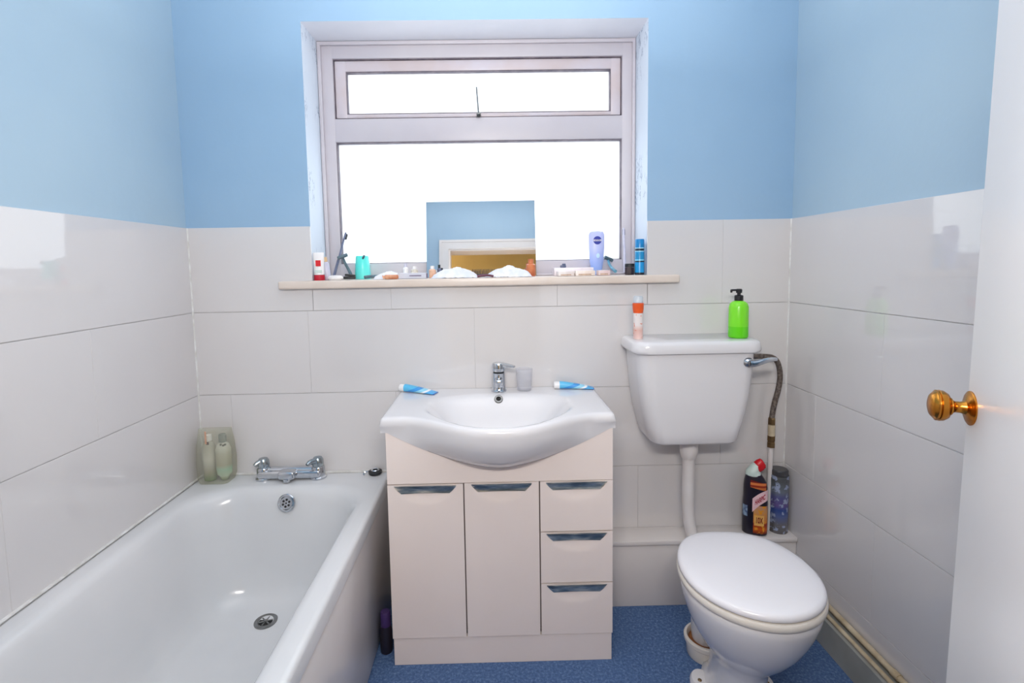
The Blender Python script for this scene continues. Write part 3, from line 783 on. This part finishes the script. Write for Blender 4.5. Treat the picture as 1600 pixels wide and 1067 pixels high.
# ------------------------------------------------------------------ bottles on the boxing
ZBX = .2552
hb = thing('toilet_cleaner_bottle', 'dark toilet cleaner bottle with red and white angled cap on the boxing', 'bottle', (.959, -.064, ZBX), (0, 0, -.40)); hb.scale = (.86, .9, 1)
bm = BM()
prof = [(0, .046, .027, 0), (.004, .049, .030, 0), (.060, .050, .031, 0), (.120, .049, .031, 0), (.150, .047, .030, 0), (.182, .0465, .0295, 0), (.200, .043, .028, -.001), (.214, .037, .025, -.004), (.226, .0305, .021, -.008)]
loft(bm, [[(xo + w * math.copysign(abs(math.cos(a)) ** .75, math.cos(a)), d * math.copysign(abs(math.sin(a)) ** .75, math.sin(a)), z) for a in [2 * PI * k / 36 for k in range(36)]] for z, w, d, xo in prof])
hbody = obj('bottle_body', bm, mat('navy black bottle', (24, 22, 36), .28, var=(34, 28, 46), vscale=15), hb)
def surf_y(x, w, d):
    q = min(.999, abs(x) / w); return -d * (1 - q ** (2 / .75)) ** (.75 / 2)
def wrap_patch(poly_fn, nx, nz, x0, x1, z0, z1, w=.0500, d=.031, o=.0006):
    b = BM(); g = []
    for j in range(nz + 1):
        row = []
        for i in range(nx + 1):
            u = i / nx; v = j / nz
            x, z = poly_fn(u, v, x0, x1, z0, z1)
            row.append(b.verts.new((x, surf_y(x, w, d) - o, z)))
        g.append(row)
    for j in range(nz):
        for i in range(nx): b.faces.new((g[j][i], g[j][i + 1], g[j + 1][i + 1], g[j + 1][i]))
    return b
rectf = lambda u, v, x0, x1, z0, z1: (x0 + (x1 - x0) * u, z0 + (z1 - z0) * v)
FL = zbands('flame label', [(0, (120, 40, 16)), (.12, (206, 92, 24)), (.3, (150, 40, 20)), (.36, (214, 126, 50)), (.75, (206, 150, 96)), (.92, (190, 140, 120))], .012, .125, .35, var=((226, 150, 40), 55, .55), const=False)
obj('flame_label', wrap_patch(rectf, 12, 14, -.008, .0475, .010, .116), FL, hb)
def slant(u, v, x0, x1, z0, z1): return (x0 + (x1 - x0) * u, z0 + (z1 - z0) * v + (.036 * u + .006 * math.sin(u * PI)) - .012 * (1 - u) * (1 - v))
lg = obj('brand_band', wrap_patch(slant, 12, 4, -.013, .0465, .102, .142, o=.0010), mat('pale pink label', (240, 206, 212), .4, var=(232, 194, 202), vscale=40), hb)
def wrap_text(s, size, cx, cz, rot, w=.0500, d=.031, o=.0016, sx=1.0, sz=1.0):
    b = text_bm(s, size, .0002, .028)
    for v in b.verts:
        x, z = v.co.x * sx, v.co.y * sz; a = math.radians(rot); e = v.co.z
        # shear upward along x (letters stay upright)
        X = cx + x; Z = cz + z + x * math.tan(a)
        v.co = Vector((X, surf_y(X, w, d) - o - e, Z))
    return b
CR = mat('crimson print', (178, 14, 52), .4, var=(166, 10, 44), vscale=40)
obj('brand_text', wrap_text('HARPIC', .0175, .0165, .1395, 34, o=.0016, sx=.66, sz=1.5), CR, lg, smooth=False)
bx = obj('print_block', wrap_patch(rectf, 6, 4, -.005, .034, .040, .080, o=.0010), mat('amber print', (236, 186, 104), .4, var=(226, 168, 84), vscale=40), hb)
obj('print_text', wrap_text('10X', .023, .0145, .060, 0, o=.0015, sx=.72, sz=1.35), mat('dark red print', (128, 12, 26), .4, var=(112, 8, 22), vscale=40), bx, smooth=False)
obj('side_label', wrap_patch(rectf, 6, 6, -.0485, -.031, .070, .112, o=.0008), mat('pale blue print', (150, 176, 200), .4, var=(70, 90, 130), vscale=90), hb)
obj('shoulder_label', wrap_patch(lambda u, v, x0, x1, z0, z1: (x0 + (x1 - x0) * u, z0 + (z1 - z0) * v - .01 * u), 12, 5, -.022, .040, .184, .212, w=.0460, d=.0300, o=.0012), zbands('orange shoulder print', [(0, (196, 110, 56)), (.3, (150, 44, 24)), (.5, (224, 128, 70)), (.75, (120, 30, 24))], .174, .212, .35), hb)
bm = BM(); lathe(bm, [(.027, .220), (.0305, .223), (.0300, .234), (.0255, .243), (.0, .244)], 24, Tm(-.010, 0, 0), sy=.8)
tube(bm, [(-.012, 0, .232), (-.002, 0, .250), (.006, 0, .262)], [.025, .017], 16); obj('neck_cap', bm, mat('white green cap', (222, 238, 232), .3, var=(206, 226, 220), vscale=30), hb)
bm = BM(); loft(bm, [[(Vector((.000, 0, .250)) + Vector((0, r, 0)) * math.cos(a) + Vector((-.62, 0, .78)) * r2 * math.sin(a) + Vector((.78, 0, .62)) * q)[:] for a in [2 * PI * k / 20 for k in range(20)]] for q, r, r2 in ((0, .0165, .0185), (.006, .018, .022), (.020, .0165, .023), (.034, .013, .020), (.0385, .008, .013))])
obj('nozzle_cap', bm, 'red', hb)

af = thing('air_freshener_can', 'purple and grey air freshener can on the boxing in the corner', 'spray can', (1.0545, -.052, ZBX))
bm = BM(); lathe(bm, [(0, 0), (.033, 0), (.0345, .003), (.0335, .007), (.0335, .205), (.031, .213), (.0335, .215), (.033, .218), (0, .218)], 36)
AF = zbands('air freshener print', [(0, (104, 100, 100)), (.16, (120, 118, 122)), (.30, (96, 110, 160)), (.42, (60, 84, 150)), (.5, (108, 92, 150)), (.64, (96, 98, 150)), (.74, (118, 126, 138)), (.92, (92, 96, 100))], 0, .218, .3, var=((164, 176, 206), 55, .56), metal=.35, const=False)
obj('can_body', bm, AF, af)
bm = BM(); lathe(bm, [(0, .2185), (.030, .2185), (.0305, .236), (.027, .240), (0, .2395)], 32); obj('cap', bm, mat('grey cap', (74, 74, 78), .3, var=(62, 62, 66), vscale=20), af)

# ------------------------------------------------------------------ bottles on the cistern
ZC = 1.0053
gb = thing('soap_dispenser', 'bright green pump bottle on the right end of the cistern lid', 'bottle', (.853, -.120, ZC))
bm = BM(); lathe(bm, [(0, 0), (.030, 0), (.0325, .003), (.033, .010), (.032, .108), (.029, .119), (.022, .126), (.013, .130), (0, .130)], 36)
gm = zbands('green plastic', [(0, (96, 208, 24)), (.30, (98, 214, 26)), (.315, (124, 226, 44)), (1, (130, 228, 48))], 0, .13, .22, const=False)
gm.node_tree.nodes['Principled BSDF'].inputs['Subsurface Weight'].default_value = .15
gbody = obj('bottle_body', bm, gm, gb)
bm = BM(); lathe(bm, [(0, .1302), (.0145, .1302), (.0145, .147), (.012, .149), (.006, .150), (.006, .158), (0, .158)], 24); pump = obj('pump', bm, 'black', gb)
bm = BM(); lathe(bm, [(0, .157), (.010, .157), (.0105, .168), (.008, .171), (0, .1715)], 20); box(bm, -.028, .002, -.0045, .0045, .1635, .1705, .002); box(bm, -.030, -.024, -.004, .004, .158, .1695, .002); obj('pump_head', bm, 'black', pump)

ob = thing('body_spray', 'slim white spray bottle with orange collar and clear cap on the cistern', 'bottle', (.501, -.112, ZC))
bm = BM(); lathe(bm, [(0, 0), (.0155, 0), (.0168, .003), (.0168, .085), (.0165, .092), (0, .092)], 28)
obj('bottle_body', bm, zbands('pink spray print', [(0, (240, 214, 206)), (.08, (240, 206, 200)), (.35, (226, 184, 174)), (.55, (236, 226, 224)), (1, (232, 224, 222))], 0, .092, .3, var=((222, 140, 116), 60, .6), const=False), ob)
bm = BM(); lathe(bm, [(0, .0922), (.0165, .0922), (.0190, .106), (.0195, .126), (.016, .128), (0, .128)], 28); obj('collar', bm, mat('orange plastic', (236, 96, 40), .3, var=(226, 84, 30), vscale=30), ob)
bm = BM(); lathe(bm, [(0, .1282), (.0165, .1282), (.0165, .147), (.0135, .152), (0, .1525)], 24); obj('cap', bm, clear_mat('pale clear cap', (230, 236, 242), .45, .2), ob)

# ------------------------------------------------------------------ mirror and things on the sill
ZS = 1.2285
mi = thing('mirror', 'frameless rectangular mirror leaning on the window above the sill', 'mirror', (-.052, .121, ZS), (-math.radians(8.2), 0, 0))
bm = BM(); box(bm, -.2165, .2165, 0, .004, .001, .304, .0006, 1); obj('mirror_glass', bm, 'mirror', mi, smooth=False)
bm = BM(); box(bm, -.2155, .2155, .0042, .007, .0015, .3035); obj('backing', bm, mat('mirror backing', (92, 84, 76), .8, var=(80, 72, 66), vscale=10), mi, smooth=False)

# toothpaste standing on its red cap
t1 = thing('standing_toothpaste', 'white toothpaste tube standing on red cap at left end of sill', 'toothpaste', (-.652, .014, ZS), (0, 0, .15))
bm = BM(); lathe(bm, [(0, 0), (.0185, 0), (.019, .003), (.0185, .020), (0, .0205)], 28); obj('cap', bm, mat('crimson cap', (196, 20, 48), .35, var=(184, 16, 42), vscale=20), t1)
bm = BM(); rings = []
for i in range(9):
    s = i / 8; w = .0185 + .0015 * s; d = .0160 * (1 - s) ** .7 + .001
    rings.append([(w * math.cos(a), d * math.sin(a), .0208 + .082 * s) for a in [2 * PI * k / 24 for k in range(24)]])
loft(bm, rings); tubeo = obj('tube', bm, 'whitep', t1)
bm = BM(); box(bm, -.009, .009, -.0142, -.0130, .052, .074, .0003, 1); obj('red_print', bm, 'red', tubeo)
bm = BM(); box(bm, -.013, .013, -.0168, -.0155, .028, .038, .0003, 1); obj('grey_print', bm, mat('pale green print', (206, 222, 214), .4, var=(190, 208, 204), vscale=50), tubeo)

def toothbrush(label, p0, p1, m1, m2, group=None, head=1):
    a = Vector(p0); b_ = Vector(p1); L = (b_ - a).length
    t = thing('toothbrush', label, 'toothbrush', a)
    t.rotation_euler = (b_ - a).to_track_quat('Z', 'Y').to_euler()
    b = BM(); tube(b, [(0, 0, 0), (.001, 0, L * .3), (-.001, 0, L * .55), (.0015, 0, L * .72), (0, 0, L)], [.0055, .0035], 10, smooth=1); obj('handle', b, m1, t)
    b = BM(); box(b, -.005, .005, -.012, -.003, L - .026, L - .002, .001, 1); obj('bristles', b, m2, t)
    return t
M['greyp'] = mat('grey plastic', (104, 112, 138), .35, var=(84, 92, 118), vscale=40)
M['tealp'] = mat('grey teal plastic', (98, 122, 132), .35, var=(70, 92, 104), vscale=40)
M['palep'] = mat('pale lilac plastic', (206, 204, 220), .35, var=(190, 188, 208), vscale=30)
toothbrush('grey toothbrush leaning in the left corner of the window', (-.612, .052, ZS + .006), (-.589, .158, 1.412), 'greyp', M['rubber'])
toothbrush('pale grey toothbrush leaning in the right corner of the window', (.500, .060, ZS + .006), (.520, .158, 1.412), 'palep', M['greyp'])
# beige capped pot in front of the toothbrush
cp = thing('cream_tube', 'small pale tube with beige cap leaning behind the standing toothpaste', 'tube', (-.628, .040, ZS), (0, math.radians(-8), 0))
bm = BM(); lathe(bm, [(0, .001), (.013, .001), (.0135, .004), (.0135, .06), (.009, .068), (0, .068)], 20); obj('tube', bm, 'palep', cp)
bm = BM(); lathe(bm, [(0, .0685), (.0095, .0685), (.0095, .086), (0, .087)], 16); obj('cap', bm, mat('beige cap', (222, 188, 146), .4, var=(208, 172, 128), vscale=40), cp)

def razor(label, loc, rot, m1, m2):
    t = thing('razor', label, 'razor', loc, rot)
    b = BM(); tube(b, [(0, 0, .004), (.002, .004, .035), (0, .002, .07), (0, -.006, .092)], [.0065, .0045], 10, smooth=1); obj('handle', b, m1, t)
    b = BM(); box(b, -.020, .020, -.016, -.004, .088, .100, .002); box(b, -.018, .018, -.018, -.015, .090, .098, .0005, 1); obj('razor_head', b, m2, t)
    return t
razor('dark teal razor leaning upright by the left window corner', (-.545, .075, ZS + .001), (math.radians(-18), math.radians(-20), .5), 'tealp', 'tealp')
razor('slate razor lying flat on the sill between soap and turquoise cup', (-.49, .018, ZS + .008), (math.radians(90), 0, math.radians(122)), 'tealp', 'greyp')
# black comb-like clip behind soap
cl = obj('hair_clip', (lambda b: (box(b, -.022, .022, -.008, .008, 0, .010, .003), box(b, -.018, .020, -.006, .006, .0102, .018, .002, mtx=Ry(6)), b)[2])(BM()), 'rubber', loc=(-.548, .040, ZS + .0025), rot=(0, 0, .15))
tag(cl, 'dark hair clip lying behind the white soap bar on the sill', 'hair clip')
so = obj('soap_bar', (lambda b: (lathe(b, [(0, 0), (.022, 0), (.028, .005), (.028, .010), (.022, .016), (0, .018)], 28, sy=.55), b)[1])(BM()), 'whitep', loc=(-.590, .006, ZS + .0004))
tag(so, 'oval white soap bar at the sill front beside the red capped toothpaste', 'soap')
# turquoise beaker
tq = thing('beaker', 'turquoise plastic beaker on the sill in front of the window', 'beaker', (-.515, .108, ZS))
bm = BM(); lathe(bm, [(0, 0), (.029, 0), (.031, .004), (.025, .086), (.022, .090), (.0, .0905)], 32)
TQ = mat('translucent turquoise plastic', (92, 236, 226), .3, var=(120, 244, 236), vscale=14); TQ.node_tree.nodes['Principled BSDF'].inputs['Subsurface Weight'].default_value = .2
obj('cup', bm, TQ, tq)
bm = BM(); tube(bm, [(.004, -.016, .076), (.012, -.028, .084), (.014, -.024, .091)], .004, 10, smooth=1); obj('spout_tab', bm, 'tealp', tq)

def crumple(name, label, cat, loc, sx, sy, h, seed, m='tissue', ex=1.6):
    b = BM(); nx, ny = 34, 16; g = []
    for j in range(ny + 1):
        row = []
        for i in range(nx + 1):
            u = i / nx * 2 - 1; v = j / ny * 2 - 1
            r = (abs(u) ** ex + abs(v) ** ex)
            e = 1 + .12 * noise.noise(Vector((u * 3, v * 3, seed)))
            z = h * max(0, 1 - min(1, r)) ** .55 * (1 + .3 * noise.noise(Vector((u * 2.2 + seed, v * 2, 2)))) + .13 * h * abs(noise.noise(Vector((u * 7, v * 6, seed * 3))))
            row.append(b.verts.new((u * sx * e, v * sy * e, max(.0004, z))))
        g.append(row)
    for j in range(ny):
        for i in range(nx): b.faces.new((g[j][i], g[j][i + 1], g[j + 1][i + 1], g[j + 1][i]))
    o = obj(name, b, m, loc=loc, ang=80)
    return tag(o, label, cat)
crumple('crumpled_tissue', 'crumpled white tissue heap on the sill before the mirror, left of the two', 'tissue', (-.150, .036, ZS), .088, .055, .036, 3.1)
crumple('crumpled_tissue', 'crumpled white tissue heap on the sill before the mirror, right of the two', 'tissue', (.052, .040, ZS), .086, .052, .038, 8.4)
crumple('face_cloth', 'small folded white cloth trailing over the sill edge left of the box', 'cloth', (-.392, .030, ZS), .062, .034, .026, 5.7)
# peach wrapper on the cloth
pw = obj('soap_wrapper', (lambda b: (box(b, -.026, .024, -.010, .012, 0, .016, .005, 3), prism(b, [(-.03, 0), (-.024, .004), (-.024, .012), (-.034, .014)], -.008, .008, axis='y'), b)[2])(BM()), mat('peach wrapper', (226, 168, 132), .4, var=(196, 124, 88), vscale=45), loc=(-.378, -.016, ZS + .0006), rot=(0, 0, .12))
tag(pw, 'peach coloured wrapped soap at the sill edge in front of white cloth', 'soap')
# white carton
cb = thing('cream_carton', 'long pale grey carton lying on the sill left of the mirror', 'box', (-.305, .012, ZS + .0003), (0, 0, -.05))
bm = BM(); box(bm, -.055, .052, -.014, .016, 0, .021, .0012, 1); obj('carton', bm, mat('pale grey card', (214, 216, 226), .45, var=(200, 202, 216), vscale=12), cb)
bm = BM(); box(bm, -.01, .034, -.0150, -.0142, .009, .013); box(bm, .0515, .0526, -.012, .014, .002, .019); obj('carton_print', bm, mat('dull violet print', (140, 132, 156), .5, var=(120, 108, 132), vscale=60), cb, smooth=False)
# small bottles against the mirror
def vial(label, loc, h, r, mb, mc):
    t = thing('perfume_vial', label, 'bottle', loc)
    b = BM(); lathe(b, [(0, 0), (r, 0), (r * 1.05, .002), (r * 1.05, h * .66), (r * .6, h * .74), (0, h * .74)], 20); obj('vial_body', b, mb, t)
    b = BM(); lathe(b, [(0, h * .742), (r * .62, h * .742), (r * .62, h), (0, h)], 16); obj('cap', b, mc, t)
M['peach'] = mat('peach plastic', (232, 190, 162), .35, var=(214, 160, 130), vscale=40)
M['copper'] = mat('copper amber plastic', (214, 128, 84), .3, var=(182, 96, 58), vscale=30)
vial('small peach bottle at the left foot of the mirror', (-.238, .060, ZS + .0004), .046, .0125, M['peach'], M['whitep'])
vial('tiny dark capped vial between peach bottle and mirror edge', (-.2135, .078, ZS + .0004), .050, .0075, M['greyp'], M['rubber'])
vial('copper orange bottle at the right foot of the mirror', (.139, .070, ZS + .0004), .066, .0170, M['copper'], M['copper'])
vial('small white bottle behind the pale carton on the sill', (-.345, .092, ZS + .0004), .058, .0100, M['whitep'], M['palep'])
vial('white and beige pot behind the pale carton on the sill', (-.310, .085, ZS + .0004), .046, .0130, mat('beige white print', (232, 226, 214), .4, var=(190, 180, 160), vscale=60), M['whitep'])
# dark glasses case and maroon clip between the tissues
sg = obj('comb', (lambda b: (box(b, -.045, .045, -.004, .004, .002, .012, .002), [box(b, -.042 + .006 * k, -.0395 + .006 * k, -.0012, .0012, .012, .030) for k in range(15)], b)[2])(BM()), 'rubber', loc=(-.045, .098, ZS + .0003))
tag(sg, 'black comb lying at the foot of the mirror between the tissues', 'comb')
mc = obj('hair_slide', (lambda b: (tube(b, [(-.030, 0, .004), (-.012, .001, .008), (.012, .001, .008), (.030, 0, .004)], [.0045, .0045], 10, smooth=1), b)[1])(BM()), mat('maroon plastic', (112, 66, 82), .35, var=(92, 50, 66), vscale=30), loc=(-.035, -.022, ZS + .0008))
tag(mc, 'maroon hair slide at the sill front between the two tissue heaps', 'hair slide')
# stack of small packs on the right
def pack(label, loc, sx, sy, sz, rz, rgb, var):
    t = thing('soap_box', label, 'box', loc, (0, 0, rz))
    b = BM(); box(b, -sx / 2, sx / 2, -sy / 2, sy / 2, 0, sz, .0015, 2); obj('carton', b, mat('carton ' + label[:18], rgb, .45, var=var, vscale=30), t)
    b = BM(); box(b, -sx * .35, sx * .3, -sy / 2 - .0006, -sy / 2 + .0003, sz * .15, sz * .38); obj('carton_print', b, mat('print ' + label[:18], (206, 176, 150), .5, var=(180, 150, 130), vscale=80), t, smooth=False)
pack('small white carton on the right of the sill, leftmost of three in a row', (.262, .004, ZS + .0004), .060, .034, .017, .10, (240, 234, 232), (226, 214, 210))
pack('small white carton with beige stripe, middle of three on the right of the sill', (.334, .002, ZS + .0004), .072, .036, .019, -.04, (244, 236, 230), (234, 216, 204))
pack('small pinkish carton, rightmost of three in a row on the sill', (.404, .006, ZS + .0004), .044, .036, .019, .04, (234, 216, 212), (222, 196, 196))
pack('flat white carton lying behind the row of three small cartons', (.300, .062, ZS + .0004), .150, .044, .030, .03, (246, 240, 244), (236, 226, 232))
kn = obj('tweezer_clip', (lambda b: (box(b, -.012, .012, -.004, .004, 0, .010, .003), box(b, -.004, .010, -.003, .003, .0095, .016, .002), b)[2])(BM()), 'greyp', loc=(.262, .060, ZS + .0308), rot=(0, 0, .2))
tag(kn, 'small dark clip lying on the flat white carton', 'clip')

# blue lotion bottle
lb = thing('lotion_bottle', 'pale blue lotion bottle with round navy emblem standing on the sill', 'bottle', (.399, .103, ZS))
prof = [(0, .015, .012), (.003, .0185, .0145), (.020, .0205, .0155), (.024, .0225, .016), (.060, .0275, .018), (.105, .0305, .0185), (.140, .0315, .017), (.158, .0305, .015), (.167, .026, .011), (.170, .018, .007)]
bm = BM()
loft(bm, [[(w * math.copysign(abs(math.cos(a)) ** .85, math.cos(a)), d * math.sin(a), z) for a in [2 * PI * k / 36 for k in range(36)]] for z, w, d in prof])
lbo = obj('bottle_body', bm, zbands('lotion blue', [(0, (176, 196, 240)), (.14, (150, 178, 240)), (.4, (172, 190, 246)), (.62, (196, 204, 250)), (1, (194, 200, 246))], 0, .17, .3, const=False), lb)
bm = BM(); lathe(bm, [(0, 0), (.0158, 0), (.0158, .0012), (0, .0014)], 36, Tm(0, -.0178, .134) @ Rx(90)); em = obj('emblem', bm, mat('navy emblem', (46, 62, 168), .4, var=(38, 52, 154), vscale=30), lb)
bm = BM(); box(bm, -.0148, .0148, -.0198, -.0188, .1305, .1375, .0003, 1); eb = obj('emblem_band', bm, 'whitep', em, smooth=False)
bm = text_bm('NIVEA', .0088, .0002); bmesh.ops.transform(bm, matrix=Tm(0, -.0202, .134) @ Rx(90), verts=list(bm.verts)); obj('emblem_text', bm, mat('navy letters', (36, 50, 160), .4, var=(30, 44, 150), vscale=30), eb, smooth=False)
bm = BM(); lathe(bm, [(0, 0), (.008, 0), (.0085, .001), (0, .0012)], 20, Tm(.002, -.0195, .075) @ Rx(90), sx=.8, sy=1.1); obj('drop_print', bm, mat('pale aqua print', (190, 226, 248), .4, var=(206, 232, 250), vscale=40), lb)
# dark jar, shower puff razor and blue spray can on the right
dj = thing('dark_jar', 'small dark brown jar on the sill beside the blue spray can', 'jar', (.508, .026, ZS + .0003))
bm = BM(); lathe(bm, [(0, 0), (.0165, 0), (.018, .003), (.018, .028), (0, .0285)], 8); obj('jar_body', bm, mat('dark brown jar', (62, 48, 52), .35, var=(44, 34, 38), vscale=40), dj, smooth=False)
bm = BM(); lathe(bm, [(0, .0288), (.0175, .0288), (.0175, .040), (.016, .042), (0, .042)], 20); obj('lid', bm, 'rubber', dj)
rz2 = razor('teal blue razor with wide head lying tilted left of the dark jar', (.462, .050, ZS + .012), (math.radians(-62), math.radians(20), math.radians(20)), mat('teal blue plastic', (110, 172, 196), .35, var=(70, 130, 160), vscale=40), 'tealp')
hk = obj('pen', (lambda b: (tube(b, [(-.030, 0, 0), (.026, 0, .002)], .0042, 10), lathe(b, [(0, 0), (.0042, 0), (.0012, .010), (0, .0105)], 10, Tm(.026, 0, .002) @ Ry(90)), b)[2])(BM()), 'tealp', loc=(.503, .058, ZS + .0455), rot=(0, math.radians(-3), .05))
sc2 = thing('shaving_foam_can', 'slim blue spray can with dark bands at right end of sill', 'spray can', (.541, .010, ZS + .0003))
bm = BM(); lathe(bm, [(0, 0), (.0165, 0), (.0175, .003), (.0172, .006), (.0172, .085), (.0155, .089), (0, .089)], 28)
obj('can_body', bm, zbands('blue can print', [(0, (28, 34, 50)), (.09, (30, 150, 214)), (.52, (24, 30, 48)), (.58, (120, 200, 232)), (.64, (30, 140, 196)), (.95, (150, 210, 236))], 0, .089, .3), sc2)
bm = BM(); lathe(bm, [(0, .0892), (.0165, .0892), (.0168, .093), (.0168, .129), (.015, .132), (0, .132)], 28)
obj('cap', bm, zbands('blue cap print', [(0, (28, 40, 60)), (.18, (176, 222, 240)), (.26, (22, 130, 196)), (1, (30, 144, 206))], .089, .132, .3), sc2)
bpy.data.objects.remove(hk)
ra = thing('foil_tube', 'narrow pale blue tube standing behind the blue spray can in the corner', 'tube', (.552, .045, ZS + .0003))
bm = BM(); lathe(bm, [(0, 0), (.009, 0), (.0095, .018), (0, .0185)], 16); obj('cap', bm, 'whitep', ra)
bm = BM(); rings = []
for i in range(7):
    s = i / 6; w = .0095 + .001 * s; d = .0085 * (1 - s) ** .7 + .001
    rings.append([(w * math.cos(a), d * math.sin(a), .0187 + .100 * s) for a in [2 * PI * k / 18 for k in range(18)]])
loft(bm, rings); obj('tube', bm, mat('pale blue tube', (178, 214, 236), .35, var=(150, 196, 226), vscale=30), ra)

# ------------------------------------------------------------------ the door, open into the room
px, py, pz = .678, -1.152, 1.058
u = Vector((.016, 0, 1)).normalized()
wdir = Vector((-.345, -.688, 0)).normalized()
wdir = (wdir - u * wdir.dot(u)).normalized()
nrm = u.cross(wdir).normalized()            # one face normal
if nrm.x > 0: nrm = -nrm                     # visible face looks into the room (-x)
dm = Matrix.Identity(4)
for i in range(3): dm[i][0] = wdir[i]; dm[i][1] = -nrm[i]; dm[i][2] = u[i]
dm.translation = Vector((px, py, pz)) - u * (pz - .012)
bm = BM(); box(bm, 0, .755, 0, .038, 0, 1.965, .0025, 2)
dr_ = struct('door_1', bm, ['door'], smooth=True)
dr_.matrix_world = dm
km = Tm(.0135, 0, pz - .012) @ Rx(90)
ks = .86
bm = BM(); lathe(bm, [(r * ks, z * .52) for r, z in [(0, .012), (.0115, .012), (.0095, .022), (.0095, .034), (.012, .040), (.0145, .042), (.0145, .045), (.0215, .050), (.0255, .060), (.0262, .069), (.0245, .071), (.0258, .073), (.0258, .076), (.024, .077), (.0235, .079), (.018, .087), (.010, .091), (0, .0925)]], 40, km)
kb = obj('door_knob', bm, 'brass', dr_)
bm = BM(); lathe(bm, [(r * ks, z * .45) for r, z in [(0, 0), (.0285, 0), (.0285, .003), (.0265, .0055), (.024, .006), (.022, .009), (.014, .011), (.0115, .014), (0, .014)]], 40, km); obj('rose', bm, 'brass', kb)
# ------------------------------------------------------------------ light
w = bpy.data.worlds.new('overcast sky'); SC.world = w; w.use_nodes = True
bg = w.node_tree.nodes['Background']; bg.inputs['Color'].default_value = (.94, .97, 1, 1); bg.inputs['Strength'].default_value = 2.6
def area(name, loc, rot, sx, sy, power, col=(1, 1, 1)):
    l = bpy.data.lights.new(name, 'AREA'); l.shape = 'RECTANGLE'; l.size = sx; l.size_y = sy; l.energy = power; l.color = col
    o = bpy.data.objects.new(name, l); COL.objects.link(o); o.location = loc; o.rotation_euler = rot; return o
area('bounce_fill', (0.0, -.78, 1.95), (math.radians(180), 0, 0), 1.3, .8, 12.5, (1, .965, .93))  # added fill, no real fitting: lights the ceiling for soft bounce
area('front_fill', (0.0, -1.93, 1.68), (math.radians(76), 0, 0), .6, .10, 17, (1, .96, .92))  # added unseen fill behind the camera, lifts the cabinet fronts
l = bpy.data.lights.new('hall_fill', 'POINT'); l.energy = 28; l.color = (1, .9, .76); l.shadow_soft_size = .15  # unseen light added to brighten the hall wall in the mirror
o = bpy.data.objects.new('hall_fill', l); COL.objects.link(o); o.location = (-1.25, -2.4, 2.1)

SC.view_settings.view_transform = 'Standard'
SC.view_settings.look = 'None'
SC.view_settings.exposure = 0
SC.cycles.max_bounces = 10; SC.cycles.diffuse_bounces = 5; SC.cycles.transparent_max_bounces = 12
SC.cycles.use_denoising = True
